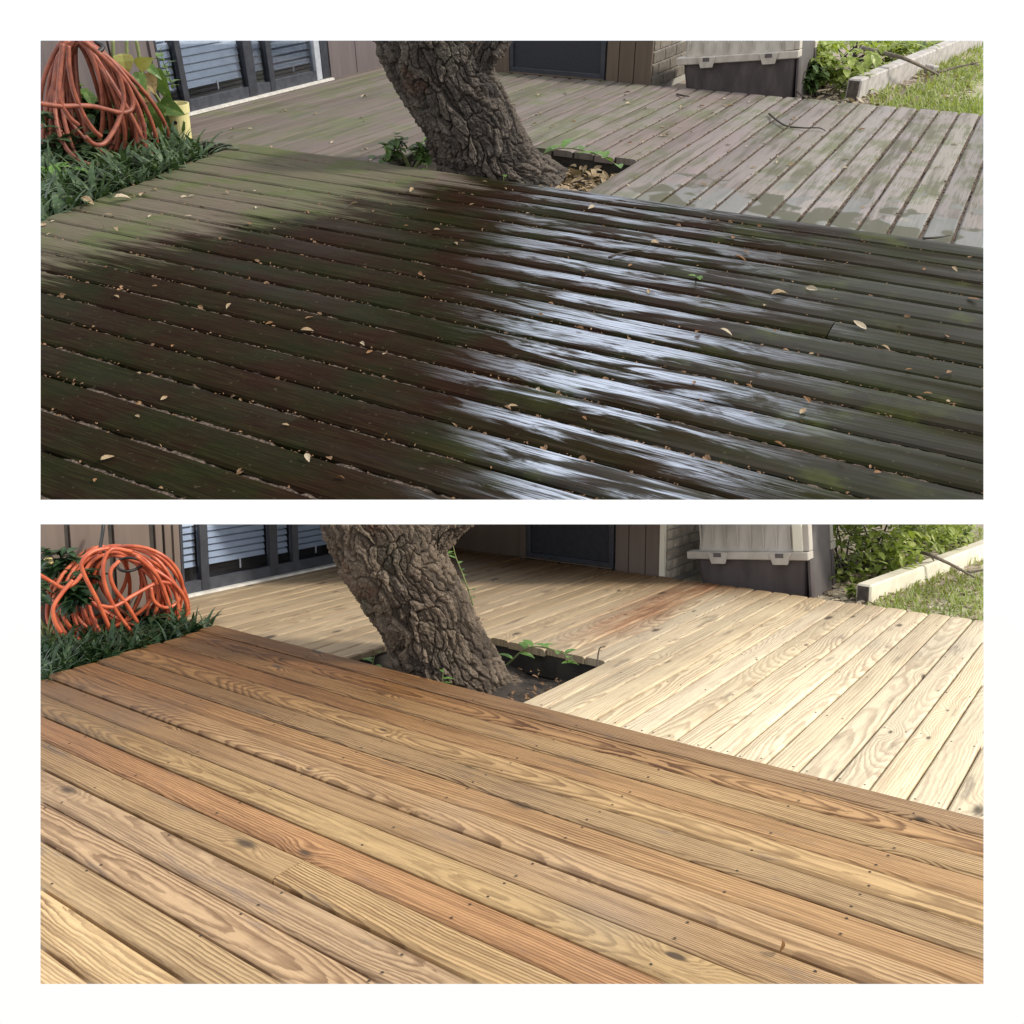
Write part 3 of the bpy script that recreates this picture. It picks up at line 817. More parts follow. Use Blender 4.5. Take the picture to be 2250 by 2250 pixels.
for P, a0, b1 in ((U, 2.9, 3.44), (L, 2.9, 2.25)):
    mesh(P, 'planting_bed', *abox(P, a0, 4.6, .2, b1, -.16, -.07), M['soil'], label='planting bed soil left of the ' + ('mossy' if P is U else 'washed') + ' deck', kind='structure')

# ------------------------------------------------------------------ houses
def house(P, label, aw, bw, a_end, siding, grooves, jamb, members, right_post, door_px, tone, slat_h, row, zf):
    bpx = lambda x, y: P.ab(P.at_a(x, y, aw))[1]
    apx = lambda x, y: P.ab(P.at_b(x, y, bw))[0]
    hs = empty(P, 'house', P.p(aw, bw, zf), label, 'house')
    top = 1.1; h = P.h
    bj0 = bpx(*jamb); bj1 = bpx(*right_post)
    # siding left of the sliding door
    ed = [.4] + [bpx(*g) for g in grooves] + [bj0 - .028]
    for e0, e1 in zip(ed[:-1], ed[1:]):
        if e1 - e0 > .03: mesh(P, 'siding_panel', *abox(P, aw, aw + .03, e0 + .007, e1 - .007, zf - .1, top), M[siding], hs)
    mesh(P, 'wall_sheathing', *abox(P, aw + .012, aw + .05, .4, bj0 - .02, zf - .1, top), M['fascia'], hs)
    mesh(P, 'door_trim', *abox(P, aw - .012, aw + .02, bj0 - .034, bj0 - .004, zf - .02, top), M[siding], hs)
    # right of the sliding door to the inner corner
    ed = [bj1 + .034, bj1 + .30, bw]
    mesh(P, 'door_trim', *abox(P, aw - .012, aw + .02, bj1 + .002, bj1 + .032, zf - .02, top), M[siding], hs)
    for e0, e1 in zip(ed[:-1], ed[1:]):
        mesh(P, 'siding_panel', *abox(P, aw, aw + .03, e0 + .004, e1 - .004, zf - .02, top), M[siding], hs)
    # sliding door: frame, rails, panes, blind slats, dark room behind
    dr = mesh(P, 'sliding_door', *abox(P, aw - .006, aw + .02, bj0, bj1, zf + .014, zf + .070), M['rail'], hs)
    mesh(P, 'sill', *abox(P, aw - .035, aw + .02, bj0, bj1, zf + .001, zf + .013), M['sill'], dr)
    mem = []
    for (x0, x1, y, m) in members:
        b0, b1 = bpx(x0, y), bpx(x1, y); mem.append((b0, b1))
        mesh(P, 'frame_post', *abox(P, aw - .010, aw + .025, b0, b1, zf + .015, top), M[m], dr, bevel=.002 * h)
    mem.sort(); lo = bj0
    for b0, b1 in mem + [(bj1, bj1)]:
        if b0 - lo > .03:
            mesh(P, 'pane', *abox(P, aw + .012, aw + .015, lo + .001, b0 - .001, zf + .07, top), M['glass'], dr)
            z = zf + rng.uniform(.115, .135); sag = rng.normal(0, .012)
            mesh(P, 'slat_shade_sheet', *abox(P, aw + .055, aw + .058, lo, b0, z + .01, top), M['slat_shadow'], dr)
            while z < .75:
                V, F = abox(P, aw + .030, aw + .048, lo + .004, b0 - .004, z, z + slat_h * .70)
                V[[1, 2, 5, 6]] += UP * sag * h * (1 if z < .3 else .4)
                V[4:] += P.A * .006 * h
                mesh(P, 'blind_slat', V, F, M['slat'], dr)
                z += slat_h
            if b0 - lo > .15:
                mesh(P, 'blind_wand', *abox(P, aw + .026, aw + .029, lo + (b0 - lo) * .55, lo + (b0 - lo) * .55 + .008, zf + .085, zf + .135), M['sill'], dr)
        lo = b1
    mesh(P, 'room_backing', *abox(P, aw + .10, aw + .12, bj0 - .03, bj1 + .02, zf - .05, top), M['inside'], dr)
    # back wall with the dark screen door
    d1, d0 = apx(*door_px[0]), apx(*door_px[1])       # a decreases to the right
    sc = mesh(P, 'screen_door', *abox(P, d0, d1, bw + .012, bw + .03, zf + .01, top), M['screen'], hs)
    for a0, a1, z0, z1 in ((d0, d0 + .03, zf, top), (d1 - .03, d1, zf, top), (d0 + .03, d1 - .03, zf + .002, zf + .035)):
        mesh(P, 'door_frame', *abox(P, a0, a1, bw - .004, bw + .02, z0, z1), M['frame'], sc, bevel=.002 * h)
    mesh(P, 'back_wall', *abox(P, d1 + .008, aw - .004, bw, bw + .03, zf - .02, top), M['oak_trim'], hs)
    mesh(P, 'door_trim', *abox(P, d1 - .002, d1 + .04, bw - .012, bw + .01, zf - .02, top), M['oak_trim'], hs)
    w = (d0 - a_end)
    for q0, q1 in ((0.02, .34), (.36, .68), (.70, .96)):
        mesh(P, 'siding_panel', *abox(P, a_end + w * q0, a_end + w * q1, bw + .002, bw + .03, zf - .02, top), M['oak_trim' if tone else siding], hs)
    mesh(P, 'wall_sheathing', *abox(P, a_end + .004, d0 - .002, bw + .014, bw + .04, zf - .02, top), M['fascia'], hs)
    mesh(P, 'corner_trim', *abox(P, a_end - .012, a_end + .016, bw - .010, bw + .012, zf - .02, top), M['oak_trim' if tone else 'car_edge'], hs)
    mesh(P, 'foundation', *abox(P, a_end + .02, aw + .5, bw + .008, bw + .4, zf - .13, zf + .006), M['fascia'], hs)
    mesh(P, 'threshold', *abox(P, d0, d1, bw - .022, bw - .006, zf + .001, zf + .008), M['oak_trim'], sc)
    # brick return running back from the corner
    bk = mesh(P, 'brick_wall', *abox(P, a_end + .006, a_end + .05, bw + .045, bw + 2.2, zf - .08, top), M['mortar'], hs)
    z = zf - .03; r = 0
    while z < .62:
        b = bw + .05 - (row * 1.5 if r % 2 else 0)
        while b < bw + 1.1:
            b0, b1 = max(b, bw + .05), b + row * 3 - row * .14
            g = rng.uniform(.7, 1.1) * (.62 if tone else 1.6)  # sunlit brightness put into the washed side's brick tint
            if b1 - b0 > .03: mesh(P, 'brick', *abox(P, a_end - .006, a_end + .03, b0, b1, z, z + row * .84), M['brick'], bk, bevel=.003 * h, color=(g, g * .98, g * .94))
            b += row * 3
        z += row; r += 1
    return hs

house(U, 'house wall with dark sliding door and blinds behind the mossy deck', 4.07, 5.965, 2.16, 'u_siding',
      [(150, 89), (235, 89), (300, 89)], (338, 110),
      [(338, 343, 110, 'frame'), (382, 395, 110, 'frame'), (532, 552, 110, 'frame'), (582, 594, 110, 'frame'), (688, 700, 110, 'pale_frame'), (701, 717, 110, 'frame')],
      (719, 110), [(1119, 145), (1328, 160)], True, .040, .072, -.018)
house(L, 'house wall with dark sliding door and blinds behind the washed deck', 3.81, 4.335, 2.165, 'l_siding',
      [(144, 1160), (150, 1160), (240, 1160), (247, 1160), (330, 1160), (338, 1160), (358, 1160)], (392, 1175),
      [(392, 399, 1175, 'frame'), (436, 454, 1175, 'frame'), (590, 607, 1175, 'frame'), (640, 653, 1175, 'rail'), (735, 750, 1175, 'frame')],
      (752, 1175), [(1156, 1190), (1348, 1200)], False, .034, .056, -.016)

# ------------------------------------------------------------------ trees in the wells
tree(U, 'oak_tree', 'leaning dark oak trunk growing through the mossy deck',
     [(0, 790, 1030), (45, 803, 1042), (89, 818, 1056), (128, 834, 1072), (160, 850, 1088), (190, 866, 1104), (225, 885, 1124), (258, 903, 1142), (302, 926, 1162), (349, 944, 1184), (388, 952, 1215), (415, 950, 1245), (445, 940, 1285)],
     4.28, M['u_bark'], [(10, 1072, 1172), (50, 1056, 1146), (89, 1036, 1122), (128, 1012, 1100), (165, 985, 1082), (205, 962, 1062)], 3, cell=(.040, .092), amp=.030)
tree(L, 'oak_tree', 'leaning sunlit oak trunk growing through the washed deck',
     [(1060, 664, 925), (1105, 680, 942), (1153, 698, 962), (1190, 713, 977), (1230, 733, 994), (1267, 755, 1012), (1307, 779, 1032), (1347, 804, 1051), (1390, 828, 1069), (1434, 846, 1092), (1490, 854, 1122), (1530, 848, 1150), (1570, 835, 1195)],
     3.27, M['l_bark'], [(1070, 1008, 1108), (1110, 988, 1078), (1153, 955, 1034), (1190, 926, 1000), (1235, 890, 978), (1280, 868, 960)], 11, cell=(.031, .072), amp=.024)

# ------------------------------------------------------------------ hoses
hu, cu, Xu, Yu = hose(U, (168, 84), 3.80, .225, .68, .50, 27, 'garden_hose', 'faded red hose coil hanging over plants beside the mossy deck', M['u_hose'], seed=4, rad=.0098, mess=.6)
for ps in ([(80, 226), (130, 233), (200, 233), (262, 247), (289, 240), (291, 214), (275, 180), (240, 140), (200, 104), (178, 88)], [(150, 100), (152, 150), (162, 200), (182, 250), (205, 285), (222, 300)],
           [(138, 96), (132, 160), (130, 215), (150, 255), (172, 275)], [(188, 300), (205, 316), (225, 317), (242, 300), (262, 262), (272, 215), (258, 160), (215, 115)]):
    mesh(U, 'loop', *tube(spline([U.at_a(x, y, 3.52) for x, y in ps], 50), .0100 * U.h, 9), M['u_hose'], hu, smooth=True)
mesh(U, 'hose_hook', *tube(spline([cu + Xu * .02 * U.h + UP * .3 * U.h, cu + Xu * .05 * U.h + UP * .02 * U.h, cu + Xu * .10 * U.h + Yu * .06 * U.h - UP * .03 * U.h, cu + Xu * .05 * U.h + Yu * .1 * U.h - UP * .06 * U.h], 14), .010 * U.h, 7), M['black'], label='black hook holding the faded red hose', cat='hook', smooth=True)
hl, cl_, Xl, Yl = hose(L, (248, 1206), 3.62, .245, .44, .10, 26, 'garden_hose', 'bright orange hose coil hanging on brown siding beside the washed deck', M['l_hose'], seed=9, rad=.0080)
for ps in ([(350, 1278), (380, 1284), (395, 1304), (386, 1328), (360, 1335), (338, 1320), (331, 1290)], [(240, 1204), (205, 1212), (180, 1235), (186, 1265), (214, 1320), (246, 1392)], [(290, 1212), (245, 1207), (227, 1240), (232, 1290), (260, 1350), (302, 1404)],
           [(262, 1232), (243, 1255), (250, 1290), (278, 1328), (302, 1368)], [(215, 1330), (250, 1333), (290, 1310), (338, 1283)], [(300, 1222), (345, 1265), (372, 1330), (384, 1385)], [(160, 1275), (135, 1305), (117, 1335), (120, 1365), (134, 1390)]):
    mesh(L, 'loop', *tube(spline([L.at_a(x, y, 3.42) for x, y in ps], 40), .0082 * L.h, 9), M['l_hose'], hl, smooth=True)
tail = [L.at_a(x, y, 3.5) for x, y in ((70, 1255), (95, 1268), (118, 1282), (140, 1292), (165, 1280), (180, 1262))]
mesh(L, 'tail', *tube(spline(tail, 30), .0082 * L.h, 9), M['l_hose'], hl, smooth=True)
mesh(L, 'hose_strap', *tube(spline([L.at_a(228, 1130, 3.72), L.at_a(226, 1165, 3.70), L.at_a(221, 1200, 3.62), L.at_a(228, 1212, 3.55)], 14), .0075 * L.h, 7), M['black'], label='black strap suspending the bright orange hose', cat='strap', smooth=True)
q = L.at_a(286, 1240, 3.5)
mesh(L, 'hose_tie', *tube(np.array([q + (Xl * math.cos(t) * .05 + UP * math.sin(t) * .028 + Yl * .02 * math.sin(2 * t)) * L.h for t in np.linspace(0, 6.0, 20)]), .006 * L.h, 7), M['black'], label='black tie looped round the orange hose coil', cat='tie', smooth=True)

# amber lamp on the siding
lc = L.at_a(106, 1234, 3.72); td = (L.cam - lc) / np.linalg.norm(L.cam - lc) * .9 - L.A * .2; td /= np.linalg.norm(td)
lamp = empty(L, 'wall_spotlight', lc, 'small black spotlight with amber lens on brown siding', 'spotlight')
mesh(L, 'housing', *tube([lc - td * .06 * L.h, lc - td * .03 * L.h, lc + td * .004 * L.h], [.018 * L.h, .025 * L.h, .026 * L.h], 20), M['black'], lamp)
mesh(L, 'lens', *tube([lc + td * .0045 * L.h, lc + td * .013 * L.h], [.0205 * L.h, .018 * L.h], 20), M['lens'], lamp)
mesh(L, 'bracket', *tube([lc - td * .05 * L.h, lc - td * .05 * L.h + L.A * .08 * L.h], .008 * L.h, 8), M['black'], lamp)

# ------------------------------------------------------------------ pet carriers
kennel(U, 'beige and taupe pet carrier standing behind the mossy deck', (1486, 133), (1754, 116), 6.06, .40, .5, .52,
       (M['car_top'], M['car_low'], M['slot'], M['car_top']))
kennel(L, 'beige and taupe pet carrier standing behind the washed deck', (1511, 1216), (1776, 1219), 4.40, .30, .4, .42,
       (M['car_top'], M['car_low'], M['slot'], M['car_edge']))  # pale corner strip paints in the sun on that edge

# ------------------------------------------------------------------ landscape timbers and fallen branches
def timber(P, label, near, far, w, th, z, mat):
    n, f = P.at_z(*near, z), P.at_z(*far, z)
    X = f - n; X[2] = 0; Ln = np.linalg.norm(X); X /= Ln; Y = np.cross(UP, X)
    r = empty(P, 'landscape_timber', n, label, 'timber')
    h = P.h
    mesh(P, 'beam', *obox(n, X, Y, UP, 0.001, Ln * 1.5, 0, w * h, -.02 * h, th * h), M[mat], r, bevel=.008 * h)
    mesh(P, 'sawn_end', *obox(n, X, Y, UP, -.006 * h, 0.004 * h, .010 * h, (w - .010) * h, -.02 * h, (th - .010) * h), M['timber_end'], r)
    return r
timber(U, 'long grey landscape timber edging the lawn beyond the mossy deck', (1884, 226), (2180, 92), .085, .13, -.075, 'timber')
timber(L, 'long pale landscape timber edging the lawn beyond the washed deck', (1912, 1326), (2200, 1212), .075, .09, -.06, 'timber_l')
timber(U, 'short grey timber joining the long timber by the mossy deck', (1970, 146), (2020, 158), .06, .055, -.075, 'timber')
timber(L, 'short pale timber joining the long timber by the washed deck', (2030, 1243), (2080, 1254), .05, .04, -.06, 'timber_l')
twig(U, 'long bare forked branch lying across timber and lawn beyond mossy deck', [(1896, 106, .12), (1935, 115, .16), (1985, 128, .17), (2030, 148, .08), (2062, 164, .0)], .016, -.055, M['twig'], 'fallen_branch', forks=[[(2058, 160, .01), (2100, 148, .03), (2150, 137, .06)], [(2135, 140, .05), (2152, 142, .03)]], cat='branch')
twig(L, 'long bare branch lying across timber and lawn beyond washed deck', [(1976, 1201, .10), (2030, 1215, .14), (2085, 1238, .09), (2140, 1268, .0)], .014, -.045, M['twig'], 'fallen_branch', forks=[[(2125, 1258, .02), (2175, 1250, .04)], [(2045, 1219, .13), (2052, 1232, .08)]], cat='branch')

# ------------------------------------------------------------------ shrubs, lawn, litter
def zpt(P, x, y, z): return P.at_z(x, y, z)
shrub(U, 'leafy_shrub', 'bright green leafy shrub right behind the pet carrier by the mossy deck', 'shrub', zpt(U, 1805, 190, -.075), .42, 900, .075, M['shrub'], M['dark_twig'], lift=.35)
shrub(U, 'leafy_shrub', 'wide yellow-green shrub between carrier and timber beyond the mossy deck', 'shrub', zpt(U, 1875, 140, -.075), .55, 1000, .075, M['shrub'], M['dark_twig'], lift=.2)
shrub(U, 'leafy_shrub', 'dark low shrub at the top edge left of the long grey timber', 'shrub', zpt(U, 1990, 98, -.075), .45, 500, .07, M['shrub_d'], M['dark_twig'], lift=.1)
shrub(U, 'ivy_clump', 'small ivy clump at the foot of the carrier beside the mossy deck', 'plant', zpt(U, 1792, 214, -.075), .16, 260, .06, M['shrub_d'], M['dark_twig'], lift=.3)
shrub(U, 'ivy_clump', 'tiny green sprout at the dark end of the grey timber', 'plant', zpt(U, 1860, 210, -.075), .07, 70, .05, M['shrub'], M['dark_twig'], lift=.4)
shrub(L, 'leafy_shrub', 'tall bright shrub right behind the pet carrier by the washed deck', 'shrub', zpt(L, 1850, 1262, -.06), .36, 1100, .055, M['shrub'], M['dark_twig'], lift=.3)
shrub(L, 'leafy_shrub', 'wide sunny shrub between carrier and branch beyond the washed deck', 'shrub', zpt(L, 1925, 1225, -.06), .42, 1100, .055, M['shrub'], M['dark_twig'], lift=.25)
shrub(L, 'leafy_shrub', 'pale green shrub above the branch at the top of the washed deck view', 'shrub', zpt(L, 2010, 1190, -.06), .42, 700, .055, M['shrub'], M['dark_twig'], lift=.2)
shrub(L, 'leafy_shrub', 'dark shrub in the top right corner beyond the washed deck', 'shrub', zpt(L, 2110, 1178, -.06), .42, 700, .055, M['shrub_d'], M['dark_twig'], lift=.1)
shrub(L, 'ivy_clump', 'small green sprout at the dark end of the pale timber', 'plant', zpt(L, 1882, 1312, -.06), .06, 80, .04, M['shrub'], M['dark_twig'], lift=.5)

def lawn_roots(P, n, a0, a1, b0, b1, z):
    return [P.p(rng.uniform(a0, a1), b0 + (b1 - b0) * rng.random() ** 1.4, z) for _ in range(n)]
def lawn_grass(P, label, n, a0, a1, b0, b1, z, Lr, W):
    parts = []
    cl = [(rng.uniform(a0, a1), rng.uniform(b0, b1)) for _ in range(60)]
    while len(parts) < n:
        a, b = (rng.uniform(a0, a1), b0 + (b1 - b0) * rng.random() ** 1.3)
        if min((a - x) ** 2 + ((b - y) * .6) ** 2 for x, y in cl) > .028 * rng.uniform(.2, 1.6): continue
        p = P.p(a, b, z)
        parts.append(blade(p, rng.uniform(0, 6.28), rng.uniform(*Lr) * P.h, W * P.h, rng.uniform(.1, .9), rng.uniform(.3, 1.6)))
    mesh(P, 'lawn_grass', *join(parts), M['lawn'], closed=False, label=label, kind='stuff')
lawn_grass(U, 'short green grass on the lawn beyond the mossy deck', 6500, -.35, .85, 5.99, 9.5, -.075, (.03, .08), .010)
lawn_grass(L, 'short green grass on the lawn beyond the washed deck', 6000, -.1, 1.1, 4.33, 7.6, -.06, (.025, .06), .008)
litter(U, 'leaf_litter', 'dry fallen leaves over the earth beyond the mossy deck', lawn_roots(U, 900, .35, 1.3, 5.99, 8.5, -.072), .05, M['dead_pale'])
litter(L, 'leaf_litter', 'dry fallen leaves over the earth beyond the washed deck', lawn_roots(L, 900, .6, 1.5, 4.34, 6.8, -.057), .035, M['dead_pale'])
litter(U, 'leaf_litter', 'dry brown leaves filling the tree well of the mossy deck', [U.p(rng.uniform(1.5, 2.05), rng.uniform(3.46, 4.07), rng.uniform(-.115, -.075)) for _ in range(620)], .044, M['dead'], .6)
litter(L, 'leaf_litter', 'sparse leaf crumbs on the soil in the washed tree well', [L.p(rng.uniform(1.64, 2.1), rng.uniform(2.28, 2.8), rng.uniform(-.115, -.095)) for _ in range(150)], .020, M['crumb'], .6)

# planting beds
def bed_roots(P, n, left, b0, b1, width):
    out = []
    while len(out) < n:
        b = rng.uniform(b0, b1); a = left(b) + abs(rng.normal(0, width)) + .02
        out.append(P.p(a, b, -.07))
    return out
grass_bed(U, 'ground_cover', 'dense strap-leaved ground cover left of the mossy deck', bed_roots(U, 290, lambda b: 3.27 - .15 * (3.33 - b), 1.9, 3.30, .24), (.08, .24), .025, M['straw'])
grass_bed(L, 'ground_cover', 'dense dark strap-leaved ground cover left of the washed deck', bed_roots(L, 380, lambda b: 3.20 - .13 * (2.326 - b), 1.2, 2.24, .22), (.07, .19), .017, M['l_straw'])
shrub(U, 'broadleaf_plant', 'tall leafy plant behind the faded hose against the siding', 'plant', U.at_z(262, 335, -.07), .20, 200, .085, M['big_leaf'], M['stalk'], lift=1.0)
shrub(U, 'broadleaf_plant', 'low broad-leaved weed among the strap leaves below the faded hose', 'plant', U.at_z(195, 345, -.07), .24, 170, .10, M['straw'], M['stalk'], lift=.5)
shrub(U, 'broadleaf_plant', 'leafy weed at the far left edge below the faded hose', 'plant', U.at_z(105, 370, -.07), .26, 190, .10, M['straw'], M['stalk'], lift=.5)
shrub(U, 'broadleaf_plant', 'bright yellow-green weed low at the left edge by the mossy deck', 'plant', U.at_z(112, 440, -.07), .12, 60, .06, M['sprig'], M['stalk'], lift=.5)
shrub(L, 'broadleaf_plant', 'dark ferny bush at the left edge beside the orange hose', 'plant', L.at_z(110, 1425, -.07), .22, 520, .065, M['l_straw'], M['stalk'], lift=1.3, squash=1.3)
shrub(L, 'broadleaf_plant', 'low leafy weed between the orange hose and the washed deck corner', 'plant', L.at_z(372, 1402, -.07), .09, 60, .06, M['l_straw'], M['stalk'], lift=.5)

# climbing plant with large failing leaves, stake, sprig and pot (mossy side)
vine = empty(U, 'climbing_plant', U.at_a(320, 300, 3.75), 'climbing plant with large yellowing leaves beside the faded hose', 'plant')
for ps in ([(276, 20), (278, 89), (280, 150), (285, 230), (300, 300)], [(245, 20), (248, 89), (250, 160), (258, 240), (290, 300)], [(298, 85), (305, 120), (311, 160), (330, 230), (345, 300)], [(330, 190), (352, 225), (372, 255), (378, 300)], [(290, 250), (292, 210), (300, 190), (320, 215), (345, 245)]):
    mesh(U, 'stem', *tube(spline([U.at_a(x, y, 3.72) for x, y in ps], 20), .0085 * U.h, 7), M['stalk'], vine, smooth=True)
for x, y, l, ang, m, wd in ((268, 118, 34, 280, 'yellow_leaf', 1.0), (300, 145, 40, 20, 'yellow_leaf', .6), (300, 158, 46, 285, 'big_leaf', .55), (322, 160, 38, 290, 'brown_leaf', .7), (312, 188, 44, 278, 'brown_leaf', .5), (352, 226, 44, -20, 'big_leaf', .75),
                            (345, 225, 55, 250, 'big_leaf', .7), (385, 255, 50, 255, 'big_leaf', .8), (318, 140, 36, -30, 'big_leaf', .5), (338, 150, 60, 290, 'big_leaf', .5), (300, 250, 26, 240, 'yellow_leaf', .5), (352, 262, 30, 260, 'sprig', .6)):
    c = U.at_a(x, y, 3.66); s = np.linalg.norm(c - U.cam) / FPX
    d = np.array([1, 0, 0]) * math.cos(math.radians(ang)) + UP * math.sin(math.radians(ang)) - np.array([0, .35, 0])
    mesh(U, 'leaf', *leaf(c, d, (U.cam - c) / np.linalg.norm(U.cam - c) + rng.normal(0, .25, 3), l * s, l * s * wd, rng.uniform(.1, .5), .12, True), M[m], vine, closed=False)
mesh(U, 'plant_stake', *tube([U.at_a(303, 205, 3.8), U.at_a(307, 260, 3.8), U.at_a(310, 312, 3.8)], .022 * U.h, 8), M['dark_twig'], label='dark wooden stake behind the yellowing climber', cat='stake')
sprig(U, 'thin vine with small dark leaves in front of the blinds', [U.at_a(380, 195, 3.85), U.at_a(372, 170, 3.83), U.at_a(360, 140, 3.8), U.at_a(352, 108, 3.8)], 16, .07, M['big_leaf'], M['stalk'], 'thin_vine', 'vine')
pb = U.at_z(398, 304, -.018)
pot = empty(U, 'plant_pot', pb, 'cream yellow plastic pot at the corner of the mossy deck', 'pot')
s = np.linalg.norm(pb - U.cam) / FPX
prof = [(20, 0), (23.5, 46), (25.5, 46.5), (26.5, 62), (24.5, 62), (22, 52), (18, 50)]
ang = np.linspace(0, 2 * math.pi, 28, endpoint=False)
V = np.array([pb + np.array([r * math.cos(t), r * math.sin(t), z]) * s for r, z in prof for t in ang])
F = [(i * 28 + j, i * 28 + (j + 1) % 28, (i + 1) * 28 + (j + 1) % 28, (i + 1) * 28 + j) for i in range(len(prof) - 1) for j in range(28)] + [tuple(range(28))[::-1]]
mesh(U, 'body', V, F, M['pot'], pot, closed=False, smooth=False)
mesh(U, 'potting_soil', *tube([pb + UP * 46 * s, pb + UP * 51 * s], [18.5 * s, 19 * s], 24), M['soil'], pot)
mesh(U, 'vent_hole', *tube([pb + np.array([4, -24.5, 33]) * s, pb + np.array([4, -26, 33]) * s], [3.4 * s, 3.4 * s], 12), M['black'], pot)

# sprigs in and around the wells
sprig(U, 'arching green sprig across the back of the mossy tree well', [U.p(2.02, 3.98, -.06), U.p(1.85, 3.98, .02), U.p(1.68, 3.98, .015), U.p(1.56, 3.98, -.02)], 11, .085, M['sprig'], M['stalk'])
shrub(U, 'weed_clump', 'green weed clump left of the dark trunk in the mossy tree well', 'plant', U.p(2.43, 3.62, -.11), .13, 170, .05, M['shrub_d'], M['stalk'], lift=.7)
sprig(U, 'pale leafy weed leaning over the deck left of the dark trunk', [U.p(2.44, 3.75, -.1), U.p(2.46, 3.80, .03), U.p(2.50, 3.86, .10)], 12, .055, M['sprig'], M['stalk'])
sprig(U, 'tiny green seedling at the foot of the dark trunk', [U.p(1.87, 3.47, -.08), U.p(1.87, 3.47, .01)], 4, .05, M['sprig'], M['stalk'])
sprig(L, 'arching green sprig across the back of the washed tree well', [L.p(2.03, 2.74, -.08), L.p(1.92, 2.74, .01), L.p(1.78, 2.74, .015), L.p(1.70, 2.74, -.02)], 12, .065, M['sprig'], M['stalk'])
sprig(L, 'tiny pale seedling at the foot of the sunlit trunk', [L.p(1.99, 2.30, -.08), L.p(1.98, 2.30, .015)], 5, .04, M['sprig'], M['stalk'])
sprig(L, 'small green leaves left of the sunlit trunk in the well', [L.p(2.40, 2.36, -.10), L.p(2.38, 2.37, -.01)], 6, .045, M['sprig'], M['stalk'])
sprig(L, 'thin leafy shoot climbing behind the sunlit trunk', [L.at_y(1040, 1330, 3.5), L.at_y(1020, 1270, 3.5), L.at_y(1002, 1225, 3.5), L.at_y(996, 1200, 3.5)], 10, .05, M['sprig'], M['stalk'])
sprig(L, 'dry curled stem standing at the corner of the washed tree well', [L.p(1.66, 2.80, -.06), L.p(1.655, 2.81, .03), L.p(1.63, 2.81, .045)], 2, .03, M['dead'], M['twig'])

# ------------------------------------------------------------------ leaves, twigs and crumbs lying on the mossy deck
def fallen(x, y, px, label, mat='dead', group=None, zz=None, wd=.5):
    z = .004 if zz is None else zz
    c = U.at_z(x, y, z); s = np.linalg.norm(c - U.cam) / FPX; l = px * s
    az = rng.uniform(0, 6.28); d = np.array([math.cos(az), math.sin(az), rng.uniform(0, .25)])
    V, F = leaf(c - d * l * .5 + UP * .012 * U.h, d, UP + rng.normal(0, .25, 3), l, l * wd, rng.uniform(-.1, .45), rng.uniform(.08, .35))
    V[:, 2] += (z * U.h) - V[:, 2].min() + .002
    mesh(U, 'fallen_leaf', V, F, M[mat], closed=False, label=label, cat='leaf', group=group)
for x, y, px, lb, m in ((193, 448, 30, 'curled tan leaf on the mossy boards beside the strap leaves', 'dead'), (272, 440, 30, 'pair of pale leaves left of the middle of the mossy back boards', 'dead_pale'), (314, 428, 24, 'large tan leaf at the edge of the ground cover', 'dead'),
                        (237, 1010, 28, 'yellow leaf on the lowest left boards of the wet deck', 'dead'), (676, 1010, 24, 'hooked pale twig-like leaf near the bottom of the wet deck', 'dead_pale'), (675, 728, 26, 'upright curled tan leaf on dark boards left of the wet sheen', 'dead'),
                        (1595, 735, 26, 'grey curled leaf at the right edge of the bright wet sheen', 'dead_pale'), (1533, 732, 22, 'orange leaf just left of a grey curled leaf in the sheen', 'dead_red'), (1713, 648, 36, 'long brown striped leaf on the right wet boards', 'dead'), (1783, 636, 26, 'pale pointed leaf just right of the long striped leaf', 'dead_pale'),
                        (1888, 718, 34, 'long pale leaf lying on the right wet boards', 'dead_pale'), (1945, 768, 20, 'upright tan leaf far right on the wet boards', 'dead'), (1764, 905, 24, 'curled leaf with dark shadow low on the right wet boards', 'dead'), (2138, 659, 26, 'brown leaf at the right edge of the wet deck', 'dead_red'),
                        (1850, 1015, 16, 'small cream leaf low on the right wet boards', 'dead_pale'), (1300, 458, 18, 'cream leaf on wet boards just below the tree well', 'dead_pale'), (1440, 538, 22, 'round tan leaf on the wet boards right of centre', 'dead'), (1127, 893, 22, 'tan leaf on bright wet boards at bottom centre', 'dead'), (1182, 857, 16, 'small upright pale leaf in the bright wet sheen', 'dead_pale'),
                        (1275, 722, 20, 'orange leaf in a gap amid the wet sheen', 'dead_red'), (1625, 572, 28, 'brown curled leaf on dark boards right of the upper sheen', 'dead_red'), (796, 757, 16, 'pale triangular leaf scrap left of the sheen', 'dead_pale'), (777, 451, 18, 'tan leaf on the mossy boards left of the dark trunk', 'dead')):
    fallen(x, y, px, lb, m)
G = 'small leaves scattered on the mossy near deck'
for x, y in ((420, 433), (404, 433), (499, 424), (563, 457), (225, 500), (256, 506), (330, 476), (413, 476), (116, 486), (96, 495), (238, 472), (110, 515), (605, 505), (700, 470), (560, 420), (640, 418), (815, 352), (843, 355), (1065, 400), (1110, 415), (905, 420), (340, 418), (290, 432), (1160, 470), (960, 505)):
    fallen(x, y, rng.uniform(10, 17), 'small dry leaf lying on the mossy near deck', 'dead' if rng.random() < .6 else 'dead_pale', G)
k = 0
while k < 45:
    x, y = rng.uniform(100, 2140), rng.uniform(430, 1080)
    a, b, _ = U.ab(U.at_z(x, y, 0))
    if not (b < 3.38 and a < 3.0): continue
    fallen(x, y, rng.uniform(9, 20), 'small brown leaf stuck to the dark wet boards', rng.choice(['dead', 'dead_red', 'dead_red', 'dead_red']), 'small brown leaves stuck to the wet boards'); k += 1
G = 'small leaves scattered on the grey far deck'
k = 0
